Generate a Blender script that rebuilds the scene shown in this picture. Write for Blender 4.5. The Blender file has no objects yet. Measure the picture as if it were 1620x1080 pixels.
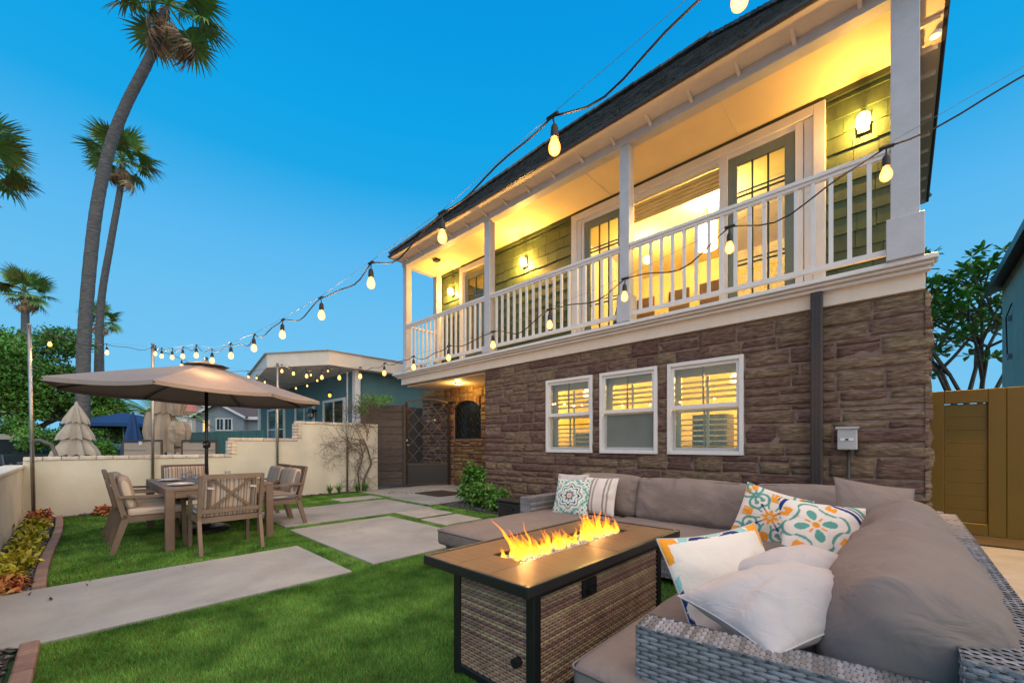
import bpy, math, random
import numpy as np
from mathutils import Vector, Matrix, noise
from math import sin, cos, pi, radians

sc = bpy.context.scene
COL = sc.collection
R = random.Random(7)
NR = np.random.RandomState(5)

# ------------------------------------------------------------------ camera, sky, sun, exposure
cd = bpy.data.cameras.new('camera'); cam = bpy.data.objects.new('camera', cd); COL.objects.link(cam)
cam.location = (0, 0, 1.2); cam.rotation_euler = (radians(90), 0, radians(43.54))
cd.sensor_width = 36; cd.lens = 650 / 1620 * 36; cd.shift_y = 0.1006
cd.clip_start = 0.05; cd.clip_end = 600
sc.camera = cam

world = bpy.data.worlds.new('World'); sc.world = world; world.use_nodes = True
wn = world.node_tree.nodes; wl = world.node_tree.links
bgn = wn['Background']
sky = wn.new('ShaderNodeTexSky'); sky.sky_type = 'NISHITA'; sky.sun_disc = False
SUN_EL, SUN_ROT = 12, 104
sky.sun_elevation = radians(SUN_EL); sky.sun_rotation = radians(SUN_ROT)
sky.altitude = 0; sky.air_density = 1.0; sky.dust_density = 0.3; sky.ozone_density = 4.0
# dusk gradient over the whole dome, blended with the physical sky
wtc = wn.new('ShaderNodeTexCoord'); wsp = wn.new('ShaderNodeSeparateXYZ'); wl.new(wtc.outputs['Generated'], wsp.inputs[0])
wr = wn.new('ShaderNodeValToRGB'); wl.new(wsp.outputs['Z'], wr.inputs[0]); wr.color_ramp.interpolation = 'EASE'
_e = wr.color_ramp.elements
_e[0].position = 0.0; _e[0].color = (0.185, 0.50, 0.72, 1); _e[1].position = 1.0; _e[1].color = (0.001, 0.17, 0.52, 1)
for _p, _c in ((.12, (.155, .47, .735)), (.27, (.125, .445, .735)), (.39, (.088, .405, .735)), (.52, (.010, .325, .68)), (.60, (.004, .310, .675)), (.70, (.002, .270, .655))):
    _q = _e.new(_p); _q.color = (*_c, 1)
wr.color_ramp.interpolation = 'LINEAR'
sk = wn.new('ShaderNodeMix'); sk.data_type = 'RGBA'; sk.blend_type = 'MULTIPLY'; sk.inputs['Factor'].default_value = 1
wl.new(sky.outputs['Color'], sk.inputs['A']); sk.inputs['B'].default_value = (.02, .06, .075, 1)
mxw = wn.new('ShaderNodeMix'); mxw.data_type = 'RGBA'; mxw.inputs['Factor'].default_value = .95
wl.new(sk.outputs['Result'], mxw.inputs['A']); wl.new(wr.outputs['Color'], mxw.inputs['B'])
wl.new(mxw.outputs['Result'], bgn.inputs['Color'])
bgn.inputs['Strength'].default_value = 1.0

sl = bpy.data.lights.new('sun', 'SUN'); sun = bpy.data.objects.new('sun', sl); COL.objects.link(sun)
sl.energy = 2.6; sl.angle = radians(100); sl.color = (1.0, 0.78, 0.50)
# the glow of the set sun, low and very broad, from behind the camera
_az = radians(SUN_ROT); _el = radians(SUN_EL + 36)
sun.rotation_euler = Vector((-sin(_az) * cos(_el), -cos(_az) * cos(_el), -sin(_el))).to_track_quat('-Z', 'Y').to_euler()

sc.view_settings.view_transform = 'Standard'; sc.view_settings.look = 'None'
sc.view_settings.exposure = 0.3; sc.view_settings.gamma = 1.0; sc.view_settings.use_curve_mapping = False
cy = sc.cycles
cy.use_denoising = True
cy.max_bounces = 6; cy.diffuse_bounces = 3; cy.glossy_bounces = 3; cy.transmission_bounces = 4; cy.transparent_max_bounces = 12
cy.sample_clamp_indirect = 4.0; cy.caustics_reflective = False; cy.caustics_refractive = False

# ------------------------------------------------------------------ materials
def mat(name, col, rough=.65, var=.12, scale=6, bump=0, bscale=40, metal=0, rand=0, emis=None, estr=0, col2=None,
        stretch=None, spec=.4, island=0, det=5, bdist=.01, alpha=None):
    m = bpy.data.materials.new(name); m.use_nodes = True
    nt = m.node_tree; N = nt.nodes; L = nt.links; b = N['Principled BSDF']
    b.inputs['Roughness'].default_value = rough; b.inputs['Metallic'].default_value = metal
    b.inputs['Specular IOR Level'].default_value = spec
    tc = N.new('ShaderNodeTexCoord'); src = tc.outputs['Object']
    if stretch:
        mp = N.new('ShaderNodeMapping'); mp.inputs['Scale'].default_value = stretch; L.new(src, mp.inputs['Vector']); src = mp.outputs['Vector']
    nz = N.new('ShaderNodeTexNoise'); nz.inputs['Scale'].default_value = scale; nz.inputs['Detail'].default_value = det; L.new(src, nz.inputs['Vector'])
    mx = N.new('ShaderNodeMix'); mx.data_type = 'RGBA'
    c1 = [c * (1 - var) for c in col]; c2 = [min(1, c * (1 + var)) for c in (col2 or col)]
    mx.inputs['A'].default_value = (*c1, 1); mx.inputs['B'].default_value = (*c2, 1)
    cr = N.new('ShaderNodeMapRange'); cr.inputs['From Min'].default_value = .3; cr.inputs['From Max'].default_value = .7
    L.new(nz.outputs['Fac'], cr.inputs['Value']); L.new(cr.outputs['Result'], mx.inputs['Factor'])
    out = mx.outputs['Result']
    if rand or island:
        hs = N.new('ShaderNodeHueSaturation'); mr = N.new('ShaderNodeMapRange')
        a = rand or island
        mr.inputs['To Min'].default_value = 1 - a; mr.inputs['To Max'].default_value = 1 + a
        if rand: oi = N.new('ShaderNodeObjectInfo'); L.new(oi.outputs['Random'], mr.inputs['Value'])
        else: oi = N.new('ShaderNodeNewGeometry'); L.new(oi.outputs['Random Per Island'], mr.inputs['Value'])
        L.new(mr.outputs['Result'], hs.inputs['Value']); L.new(out, hs.inputs['Color'])
        m2 = N.new('ShaderNodeMath'); m2.operation = 'MULTIPLY_ADD'; m2.inputs[1].default_value = .04 * (a / .2); m2.inputs[2].default_value = .5 - .02 * (a / .2)
        L.new((oi.outputs['Random'] if rand else oi.outputs['Random Per Island']), m2.inputs[0]); L.new(m2.outputs[0], hs.inputs['Hue'])
        out = hs.outputs['Color']
    L.new(out, b.inputs['Base Color'])
    if bump:
        bn = N.new('ShaderNodeTexNoise'); bn.inputs['Scale'].default_value = bscale; bn.inputs['Detail'].default_value = 6; L.new(src, bn.inputs['Vector'])
        bp = N.new('ShaderNodeBump'); bp.inputs['Strength'].default_value = bump; bp.inputs['Distance'].default_value = bdist
        L.new(bn.outputs['Fac'], bp.inputs['Height']); L.new(bp.outputs['Normal'], b.inputs['Normal'])
    if emis:
        b.inputs['Emission Color'].default_value = (*emis, 1); b.inputs['Emission Strength'].default_value = estr
    m['bsdf'] = 1
    return m

def glass_mat(name, tint=(.8, .9, .85), gl=.12, clear=.8, rough=.02):
    m = bpy.data.materials.new(name); m.use_nodes = True; nt = m.node_tree; N = nt.nodes; L = nt.links
    for n in list(N):
        if n.type != 'OUTPUT_MATERIAL': N.remove(n)
    t = N.new('ShaderNodeBsdfTransparent'); t.inputs['Color'].default_value = (*[c * clear for c in tint], 1)
    g = N.new('ShaderNodeBsdfGlossy'); g.inputs['Roughness'].default_value = rough; g.inputs['Color'].default_value = (1, 1, 1, 1)
    fr = N.new('ShaderNodeLayerWeight'); pw = N.new('ShaderNodeMath'); pw.operation = 'POWER'; pw.inputs[1].default_value = 4; L.new(fr.outputs['Facing'], pw.inputs[0])
    ad = N.new('ShaderNodeMath'); ad.operation = 'MULTIPLY_ADD'; ad.use_clamp = True; ad.inputs[1].default_value = .75; ad.inputs[2].default_value = gl; L.new(pw.outputs[0], ad.inputs[0])
    mx = N.new('ShaderNodeMixShader'); L.new(ad.outputs[0], mx.inputs[0]); L.new(t.outputs[0], mx.inputs[1]); L.new(g.outputs[0], mx.inputs[2])
    L.new(mx.outputs[0], N['Material Output'].inputs['Surface'])
    return m

MT = {}
MT['cream'] = mat('cream_paint', (.78, .67, .56), .55, .05, 3, .15, 60)
MT['white'] = mat('white_trim_paint', (.74, .71, .69), .5, .05, 4, .12, 50)
MT['post'] = mat('post_paint', (.52, .51, .53), .5, .06, 5, .3, 30)
MT['soffit'] = mat('soffit_paint', (.78, .62, .38), .7, .05, 2, .1, 30)
MT['stone'] = mat('brown_ledgestone', (.128, .070, .045), .82, .34, 9, 1.0, 22, rand=.28, stretch=(1, 1, 4.5), bdist=.026, col2=(.205, .132, .095))
MT['stonewarm'] = mat('tan_ledgestone', (.16, .10, .05), .8, .3, 7, .9, 16, rand=.3, stretch=(1, 1, 2.2), bdist=.03)
MT['mortar'] = mat('mortar', (.21, .145, .12), .9, .25, 14, .8, 40)
MT['green'] = mat('green_shake_paint', (.058, .088, .040), .6, .12, 5, .35, 25, rand=.14, stretch=(6, 6, 1))
MT['greend'] = mat('dark_green_paint', (.035, .055, .03), .6, .1)
MT['doorfr'] = mat('grey_green_door_paint', (.17, .20, .16), .4, .06)
MT['asph'] = mat('grey_shingle', (.105, .112, .112), .9, .3, 10, .8, 60, island=.35, bdist=.02)
MT['brownmetal'] = mat('brown_gutter', (.05, .038, .034), .4, .1)
MT['concrete'] = mat('paving_concrete', (.315, .325, .325), .8, .12, 1.6, .35, 70, bdist=.004, det=9)
MT['concreteg'] = mat('grey_concrete', (.36, .35, .33), .85, .12, 3, .35, 60, bdist=.004, det=9)
MT['asphaltg'] = mat('far_ground', (.16, .15, .13), .9, .2, 1)
MT['turfbase'] = mat('turf_backing', (.030, .085, .016), .95, .3, 5, .5, 80)
MT['blade'] = mat('turf_blade', (.078, .205, .030), .75, .30, 3.2, island=.55, spec=.2, col2=(.190, .335, .065), det=9)
MT['stucco'] = mat('cream_stucco', (.64, .625, .54), .9, .07, 2.5, .45, 90, bdist=.006, det=8)
MT['brickw'] = mat('whitewashed_brick', (.62, .56, .48), .85, .16, 12, .6, 60, rand=.16)
MT['edging'] = mat('terracotta_edging', (.22, .145, .125), .8, .18, 10, .5, 50, rand=.15)
MT['pebble'] = mat('slate_pebble', (.12, .13, .135), .65, .3, 14, .2, 50, island=.6)
MT['soil'] = mat('bed_soil', (.05, .045, .04), .95, .3, 20, .8, 60)
MT['teak'] = mat('weathered_teak_paint', (.185, .132, .098), .6, .16, 5, .25, 40, stretch=(1, 1, 1), rand=.06)
MT['tabletop'] = mat('table_slat', (.20, .155, .125), .55, .14, 6, .2, 40, rand=.08)
MT['pole'] = mat('galvanised_pole', (.33, .31, .29), .38, .12, 14, metal=.85)
MT['black'] = mat('black_metal', (.012, .013, .014), .38, .1, 20, spec=.5)
MT['gateiron'] = mat('dark_bronze_iron', (.045, .030, .020), .4, .1, spec=.5)
MT['rubber'] = mat('black_rubber', (.018, .015, .014), .55, .1)
MT['canvas'] = mat('umbrella_canvas', (.255, .222, .212), .85, .05, 3, .15, 300)
MT['sofa'] = mat('taupe_cushion_fabric', (.208, .172, .156), .9, .07, 3, .25, 500, bdist=.002, spec=.2)
MT['piping'] = mat('taupe_piping', (.17, .14, .132), .9, .05, spec=.2)
MT['wickg'] = mat('grey_wicker', (.175, .18, .195), .5, .25, 9, .3, 120, island=.5, stretch=(1, 1, 1))
MT['wickb'] = mat('brown_wicker', (.30, .185, .130), .5, .3, 9, .3, 120, island=.45)
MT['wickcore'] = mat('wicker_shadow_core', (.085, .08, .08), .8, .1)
MT['pillow'] = mat('ivory_linen', (.48, .45, .445), .9, .04, 3, .3, 400, bdist=.002, spec=.2)
MT['woodtile'] = mat('wood_look_tile', (.140, .080, .044), .5, .20, 3, .12, 30, stretch=(1, 22, 1), det=8)
MT['gatep'] = mat('mustard_gate_paint', (.150, .085, .005), .5, .07, 2, .15, 20)
MT['teal'] = mat('teal_stucco', (.105, .205, .215), .85, .07, 3, .3, 60)
MT['tealf'] = mat('teal_fence_paint', (.085, .19, .175), .7, .1, 3, rand=.06)
MT['greyhouse'] = mat('blue_grey_siding', (.26, .30, .34), .8, .06)
MT['creamhouse'] = mat('beige_stucco', (.50, .42, .34), .85, .06)
MT['roofbrown'] = mat('brown_roof_shingle', (.115, .085, .085), .9, .2, 12, .5, 40, island=.2)
MT['roofred'] = mat('red_roof_tile', (.33, .075, .06), .8, .25, 8, island=.3)
MT['pinkroof'] = mat('salmon_tent', (.55, .20, .16), .8, .1)
MT['dark'] = mat('dark_glass', (.012, .018, .022), .08, .1, spec=.6)
MT['planks'] = mat('charcoal_fence_board', (.082, .068, .064), .75, .25, 5, .4, 30, stretch=(1, 1, 8), rand=.2)
MT['bark'] = mat('grey_bark', (.13, .115, .105), .95, .3, 10, .9, 18, stretch=(1, 1, .5))
MT['palmbark'] = mat('palm_bark', (.120, .118, .120), .95, .28, 5, 1.0, 9, stretch=(1, 1, 3.0), bdist=.05)
MT['frond'] = mat('palm_frond_green', (.16, .27, .065), .55, .3, 2, island=.4)
MT['frondy'] = mat('palm_frond_yellow', (.20, .19, .05), .6, .3, 2, island=.3)
MT['dead'] = mat('dead_frond', (.34, .21, .13), .9, .25, 4, island=.4)
MT['leaf'] = mat('bright_leaf', (.060, .165, .020), .5, .35, 2.5, island=.45, col2=(.10, .23, .03))
MT['leafd'] = mat('tree_leaf', (.075, .20, .028), .55, .30, .35, island=.5, col2=(.16, .32, .05))
MT['tealpale'] = mat('pale_teal_stucco', (.58, .58, .46), .85, .06, 3, .3, 60)
MT['leafplum'] = mat('plumeria_leaf', (.12, .28, .05), .45, .3, 2, island=.4)
MT['leafy'] = mat('yellow_green_leaf', (.34, .38, .03), .5, .3, 6, island=.35, col2=(.36, .30, .03))
MT['leafr'] = mat('red_bromeliad_leaf', (.42, .055, .030), .5, .35, 6, island=.45, col2=(.30, .14, .05))
MT['twig'] = mat('grey_twig', (.115, .088, .080), .9, .2, 10)
MT['deadleaf'] = mat('dry_leaf', (.13, .10, .08), .9, .2, 5, island=.4)
MT['navy'] = mat('blue_canvas', (.012, .055, .165), .8, .08)
MT['beige'] = mat('beige_canvas', (.335, .27, .21), .85, .1, 3, .3, 30)
MT['beigel'] = mat('pale_canvas', (.42, .375, .32), .85, .1, 3, .3, 30)
MT['white2'] = mat('white_china', (.80, .80, .80), .25, .02)
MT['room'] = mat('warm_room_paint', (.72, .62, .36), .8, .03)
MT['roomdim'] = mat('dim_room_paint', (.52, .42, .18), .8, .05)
MT['woodfloor'] = mat('oak', (.35, .20, .08), .5, .2, 3, stretch=(1, 12, 1))
MT['shutter'] = mat('shutter_paint', (.70, .66, .52), .5, .03)
MT['shutterg'] = mat('closed_shutter_screen', (.16, .18, .16), .6, .1, 3)
MT['steel'] = mat('brushed_nickel', (.6, .58, .55), .3, .05, metal=1)
MT['greybox'] = mat('grey_plastic', (.42, .42, .42), .5, .06)
MT['paper'] = mat('white_paper', (.7, .7, .7), .7, .02)
MT['bamboo'] = mat('bamboo_shade', (.85, .58, .22), .7, .3, 5, .3, 30, stretch=(1, 1, 25))
MT['bulb'] = mat('lit_bulb_glass', (1, .8, .5), .3, 0, emis=(1, .50, .16), estr=30)
def wrinkle(k, sc_=7, d=.02, st=.6):
    m = MT[k]; N = m.node_tree.nodes; L = m.node_tree.links; b = N['Principled BSDF']
    tc = N.new('ShaderNodeTexCoord'); nz = N.new('ShaderNodeTexNoise'); nz.inputs['Scale'].default_value = sc_; nz.inputs['Detail'].default_value = 3; nz.inputs['Distortion'].default_value = 1.2
    L.new(tc.outputs['Object'], nz.inputs['Vector']); bp = N.new('ShaderNodeBump'); bp.inputs['Strength'].default_value = st; bp.inputs['Distance'].default_value = d
    L.new(nz.outputs['Fac'], bp.inputs['Height'])
    if b.inputs['Normal'].is_linked: L.new(b.inputs['Normal'].links[0].from_socket, bp.inputs['Normal'])
    L.new(bp.outputs['Normal'], b.inputs['Normal'])
MT['bulbcore'] = mat('bulb_core', (1, .8, .5), .3, 0, emis=(1, .72, .35), estr=60)
MT['sconce'] = mat('lit_sconce_glass', (1, .9, .6), .3, 0, emis=(1, .60, .16), estr=9)
MT['pendant'] = mat('lit_pendant_shade', (1, .9, .6), .5, 0, emis=(1, .72, .32), estr=9)
MT['litwin'] = mat('lit_window', (.9, .6, .2), .5, 0, emis=(1, .42, .04), estr=1.6)
MT['asphalt'] = mat('street_asphalt', (.06, .06, .062), .9, .2, 4)
MT['carpaint'] = mat('dark_car_paint', (.02, .025, .03), .25, .05, spec=.6)
MT['glass'] = glass_mat('window_glass', (.92, .93, .84), .07, .9)
MT['drinkglass'] = glass_mat('drinking_glass', (.97, .98, 1), .07, .97)
MT['fireglass'] = mat('clear_fire_glass', (.62, .60, .58), .12, .2, 60, spec=.9, island=.5)

def striped(name, cols, period, axis=0, rough=.9):
    m = mat(name, cols[0], rough, 0, bump=.25, bscale=300, bdist=.002)
    nt = m.node_tree; N = nt.nodes; L = nt.links; b = N['Principled BSDF']
    tc = N.new('ShaderNodeTexCoord'); sp = N.new('ShaderNodeSeparateXYZ'); L.new(tc.outputs['Object'], sp.inputs[0])
    ml = N.new('ShaderNodeMath'); ml.operation = 'MULTIPLY'; ml.inputs[1].default_value = 1 / period; L.new(sp.outputs[axis], ml.inputs[0])
    fr = N.new('ShaderNodeMath'); fr.operation = 'FRACT'; L.new(ml.outputs[0], fr.inputs[0])
    rp = N.new('ShaderNodeValToRGB'); rp.color_ramp.interpolation = 'CONSTANT'; L.new(fr.outputs[0], rp.inputs[0])
    els = rp.color_ramp.elements; n = len(cols)
    els[0].color = (*cols[0], 1); els[0].position = 0; els[1].position = 1 / n; els[1].color = (*cols[1], 1)
    for i in range(2, n):
        e = els.new(i / n); e.color = (*cols[i], 1)
    L.new(rp.outputs['Color'], b.inputs['Base Color'])
    return m
_st = [(.50, .40, .32), (.30, .21, .16), (.50, .41, .33), (.55, .47, .40), (.17, .17, .19), (.50, .41, .33), (.36, .28, .23), (.55, .46, .38), (.20, .17, .17), (.48, .39, .32), (.33, .22, .16), (.55, .47, .4)]
MT['stripe'] = striped('striped_seat_fabric', _st, .17)
MT['linenstripe'] = striped('striped_linen', [(.62, .57, .53), (.62, .57, .53), (.62, .57, .53), (.25, .23, .22), (.60, .55, .5), (.30, .27, .26), (.62, .57, .53), (.62, .57, .53)], .16, 0)

def glow(name, core, edge, st, fac):
    """lit glass envelope: part glow, part see-through so that the lamp inside lights the place"""
    m = bpy.data.materials.new(name); m.use_nodes = True; nt = m.node_tree; N = nt.nodes; L = nt.links
    for n in list(N):
        if n.type != 'OUTPUT_MATERIAL': N.remove(n)
    lw = N.new('ShaderNodeLayerWeight'); lw.inputs['Blend'].default_value = .35
    rp = N.new('ShaderNodeValToRGB'); e = rp.color_ramp.elements; e[0].position = .05; e[0].color = (*core, 1); e[1].position = .8; e[1].color = (*edge, 1)
    L.new(lw.outputs['Facing'], rp.inputs[0]); em = N.new('ShaderNodeEmission'); em.inputs['Strength'].default_value = st / fac; L.new(rp.outputs[0], em.inputs['Color'])
    tr = N.new('ShaderNodeBsdfTransparent'); mx = N.new('ShaderNodeMixShader'); mx.inputs[0].default_value = fac
    L.new(tr.outputs[0], mx.inputs[1]); L.new(em.outputs[0], mx.inputs[2]); L.new(mx.outputs[0], N['Material Output'].inputs['Surface']); return m
MT['bulb'] = glow('lit_bulb_glass', (1, .50, .11), (.60, .18, .015), 2.9, .55)
MT['sconce'] = glow('lit_sconce_glass', (1, .66, .22), (.9, .5, .10), 3.5, .5)
MT['globe'] = glow('lit_ceiling_globe', (1, .75, .35), (1, .6, .2), 3.5, .4)
def flame_mat():
    m = bpy.data.materials.new('flame'); m.use_nodes = True; nt = m.node_tree; N = nt.nodes; L = nt.links
    for n in list(N):
        if n.type != 'OUTPUT_MATERIAL': N.remove(n)
    tc = N.new('ShaderNodeTexCoord'); sp = N.new('ShaderNodeSeparateXYZ'); L.new(tc.outputs['Generated'], sp.inputs[0])
    nz = N.new('ShaderNodeTexNoise'); nz.inputs['Scale'].default_value = 26; L.new(tc.outputs['Object'], nz.inputs['Vector'])
    ad = N.new('ShaderNodeMath'); ad.operation = 'MULTIPLY_ADD'; ad.inputs[1].default_value = .5; L.new(nz.outputs['Fac'], ad.inputs[0]); L.new(sp.outputs[2], ad.inputs[2])
    rp = N.new('ShaderNodeValToRGB'); e = rp.color_ramp.elements
    e[0].position = .15; e[0].color = (1, .62, .12, 1); e[1].position = 1.0; e[1].color = (1, .20, .008, 1)
    q = e.new(.65); q.color = (1, .40, .02, 1); L.new(ad.outputs[0], rp.inputs[0])
    em = N.new('ShaderNodeEmission'); em.inputs['Strength'].default_value = 2.6; L.new(rp.outputs[0], em.inputs['Color'])
    tr = N.new('ShaderNodeBsdfTransparent')
    lw = N.new('ShaderNodeLayerWeight'); lw.inputs['Blend'].default_value = .5
    ml = N.new('ShaderNodeMath'); ml.operation = 'MULTIPLY_ADD'; ml.inputs[1].default_value = 1.25; ml.inputs[2].default_value = .30; L.new(lw.outputs['Facing'], ml.inputs[0])
    a2 = N.new('ShaderNodeMath'); a2.operation = 'MULTIPLY_ADD'; a2.inputs[1].default_value = .40; a2.use_clamp = True; L.new(sp.outputs[2], a2.inputs[0]); L.new(ml.outputs[0], a2.inputs[2])
    mx = N.new('ShaderNodeMixShader'); L.new(a2.outputs[0], mx.inputs[0]); L.new(em.outputs[0], mx.inputs[1]); L.new(tr.outputs[0], mx.inputs[2])
    L.new(mx.outputs[0], N['Material Output'].inputs['Surface']); return m
MT['flame'] = flame_mat()

def attr_mat(name):
    m = mat(name, (.7, .65, .6), .9, 0, bump=.3, bscale=400, bdist=.002, spec=.2)
    N = m.node_tree.nodes; L = m.node_tree.links
    a = N.new('ShaderNodeAttribute'); a.attribute_name = 'print'
    L.new(a.outputs['Color'], N['Principled BSDF'].inputs['Base Color']); return m
MT['print'] = attr_mat('printed_linen')

def stain(k, sc_=.9, amt=.28, thr=(.45, .68), col=(.6, .6, .58)):
    m = MT[k]; N = m.node_tree.nodes; L = m.node_tree.links; b = N['Principled BSDF']; src = b.inputs['Base Color'].links[0].from_socket
    tc = N.new('ShaderNodeTexCoord'); nz = N.new('ShaderNodeTexNoise'); nz.inputs['Scale'].default_value = sc_; nz.inputs['Detail'].default_value = 12; nz.inputs['Roughness'].default_value = .72; nz.inputs['Distortion'].default_value = .4
    L.new(tc.outputs['Object'], nz.inputs['Vector']); mr = N.new('ShaderNodeMapRange'); mr.inputs['From Min'].default_value = thr[0]; mr.inputs['From Max'].default_value = thr[1]; mr.inputs['To Max'].default_value = amt; L.new(nz.outputs['Fac'], mr.inputs['Value'])
    mx = N.new('ShaderNodeMix'); mx.data_type = 'RGBA'; mx.blend_type = 'MULTIPLY'; mx.inputs['B'].default_value = (*col, 1); L.new(mr.outputs['Result'], mx.inputs['Factor']); L.new(src, mx.inputs['A']); L.new(mx.outputs['Result'], b.inputs['Base Color'])
stain('concrete', 1.1, .55); stain('concreteg', 1.3, .5); stain('stucco', .9, .35, (.5, .75), (.70, .66, .58)); stain('concrete', 38, .5, (.55, .72), (.7, .7, .7)); stain('stone', 2.2, .5, (.5, .7), (.6, .55, .55)); stain('blade', .8, .32, (.48, .66), (.62, .70, .55))
stain('post', 3, .4, (.5, .7), (.75, .74, .76)); stain('cream', 1.5, .35, (.5, .7), (.85, .8, .75)); stain('gatep', 1.0, .4, (.45, .7), (.7, .7, .65))
wrinkle('sofa', 6, .03, .6); wrinkle('pillow', 9, .02, .5); wrinkle('print', 9, .015, .4); wrinkle('canvas', 4, .02, .3)

# ------------------------------------------------------------------ mesh helpers
def root_off(p):
    v = Vector((0, 0, 0))
    while p is not None: v += p.location; p = p.parent
    return v

def link(name, me, m, parent=None, off=None):
    o = bpy.data.objects.new(name, me)
    if m is not None and not me.materials: me.materials.append(MT[m] if isinstance(m, str) else m)
    COL.objects.link(o)
    if parent is not None: o.parent = parent
    return o

class MB:
    def __init__(s): s.v = []; s.f = []
    def add(s, vs, fs):
        b = len(s.v); s.v += [tuple(v) for v in vs]; s.f += [tuple(i + b for i in f) for f in fs]; return s
    def box(s, x0, x1, y0, y1, z0, z1):
        return s.add([(x0, y0, z0), (x1, y0, z0), (x1, y1, z0), (x0, y1, z0), (x0, y0, z1), (x1, y0, z1), (x1, y1, z1), (x0, y1, z1)],
                     [(0, 3, 2, 1), (4, 5, 6, 7), (0, 1, 5, 4), (1, 2, 6, 5), (2, 3, 7, 6), (3, 0, 4, 7)])
    def bar(s, p, q, w, h, up=(0, 0, 1), w2=None, h2=None):
        p = Vector(p); q = Vector(q); d = (q - p).normalized(); u = Vector(up)
        if abs(d.dot(u)) > .98: u = Vector((0, 1, 0))
        r = d.cross(u).normalized(); u = r.cross(d)
        w2 = w if w2 is None else w2; h2 = h if h2 is None else h2
        vs = [p + r * (a * w / 2) + u * (b * h / 2) for a, b in ((-1, -1), (1, -1), (1, 1), (-1, 1))] + [q + r * (a * w2 / 2) + u * (b * h2 / 2) for a, b in ((-1, -1), (1, -1), (1, 1), (-1, 1))]
        return s.add(vs, [(0, 1, 2, 3), (7, 6, 5, 4), (0, 4, 5, 1), (1, 5, 6, 2), (2, 6, 7, 3), (3, 7, 4, 0)])
    def tube(s, pts, rad, n=8, cap=True):
        pts = [Vector(p) for p in pts]; k = len(pts); rad = rad if isinstance(rad, (list, tuple)) else [rad] * k
        b = len(s.v); pr = None
        for i, p in enumerate(pts):
            d = (pts[min(i + 1, k - 1)] - pts[max(i - 1, 0)]); d = d.normalized() if d.length > 1e-9 else Vector((0, 0, 1))
            if pr is None: pr = d.cross(Vector((0, 0, 1)) if abs(d.z) < .9 else Vector((1, 0, 0))).normalized()
            pr = (pr - d * pr.dot(d)).normalized(); u = d.cross(pr)
            for j in range(n):
                a = 2 * pi * j / n; s.v.append(tuple(p + (pr * cos(a) + u * sin(a)) * rad[i]))
        for i in range(k - 1):
            for j in range(n):
                s.f.append((b + i * n + j, b + i * n + (j + 1) % n, b + (i + 1) * n + (j + 1) % n, b + (i + 1) * n + j))
        if cap: s.f.append(tuple(b + j for j in range(n))[::-1]); s.f.append(tuple(b + (k - 1) * n + j for j in range(n)))
        return s
    def lathe(s, prof, c=(0, 0, 0), n=16):
        b = len(s.v)
        for r, z in prof:
            for j in range(n): a = 2 * pi * j / n; s.v.append((c[0] + r * cos(a), c[1] + r * sin(a), c[2] + z))
        for i in range(len(prof) - 1):
            for j in range(n): s.f.append((b + i * n + j, b + i * n + (j + 1) % n, b + (i + 1) * n + (j + 1) % n, b + (i + 1) * n + j))
        return s
    def prism(s, poly, z0, z1):
        n = len(poly); vs = [(x, y, z0) for x, y in poly] + [(x, y, z1) for x, y in poly]
        return s.add(vs, [tuple(range(n))[::-1], tuple(range(n, 2 * n))] + [(i, (i + 1) % n, n + (i + 1) % n, n + i) for i in range(n)])
    def build(s, name, m, parent=None, smooth=False, bevel=0, segs=1, label=None, xf=None):
        me = bpy.data.meshes.new(name); off = root_off(parent)
        vs = s.v if xf is None else [tuple(xf @ Vector(v)) for v in s.v]
        me.from_pydata([(v[0] - off.x, v[1] - off.y, v[2] - off.z) for v in vs], [], s.f)
        if smooth: me.polygons.foreach_set('use_smooth', [True] * len(me.polygons))
        me.update()
        o = link(name, me, m, parent)
        if bevel:
            md = o.modifiers.new('bevel', 'BEVEL'); md.width = bevel; md.segments = segs; md.limit_method = 'ANGLE'; md.angle_limit = radians(40)
        if label: o['label'] = label
        return o

def tag(o, label=None, cat=None, group=None, kind=None):
    if label: o['label'] = label
    if cat: o['category'] = cat
    if group: o['group'] = group
    if kind: o['kind'] = kind
    return o
def thing(name, label, cat, loc=(0, 0, 0), group=None):
    o = bpy.data.objects.new(name, None); o.empty_display_size = .1; COL.objects.link(o); o.location = loc
    return tag(o, label, cat, group)
def struct(o): o['kind'] = 'structure'; return o
def copy_tree(o, parent=None):
    c = o.copy(); COL.objects.link(c)
    if parent is not None: c.parent = parent
    for ch in list(o.children): copy_tree(ch, c)
    return c
def place(o, loc, rz=0, label=None):
    o.location = loc; o.rotation_euler = (0, 0, rz)
    if label: o['label'] = label
    return o
def fast_mesh(name, verts, faces_n, k, m, parent=None, smooth=False):
    """verts (N,3) array; faces: consecutive k-gons"""
    off = root_off(parent); verts = verts - np.array(off)
    me = bpy.data.meshes.new(name); n = len(verts); me.vertices.add(n); me.vertices.foreach_set('co', verts.astype(np.float32).ravel())
    me.loops.add(faces_n.size); me.loops.foreach_set('vertex_index', faces_n.astype(np.int32).ravel())
    nf = faces_n.size // k; me.polygons.add(nf); me.polygons.foreach_set('loop_start', np.arange(nf, dtype=np.int32) * k)
    me.update(calc_edges=True); me.validate()
    if smooth: me.polygons.foreach_set('use_smooth', [True] * nf)
    return link(name, me, m, parent)
def fbm(x, y, z=0): return noise.noise((x, y, z))

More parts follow.
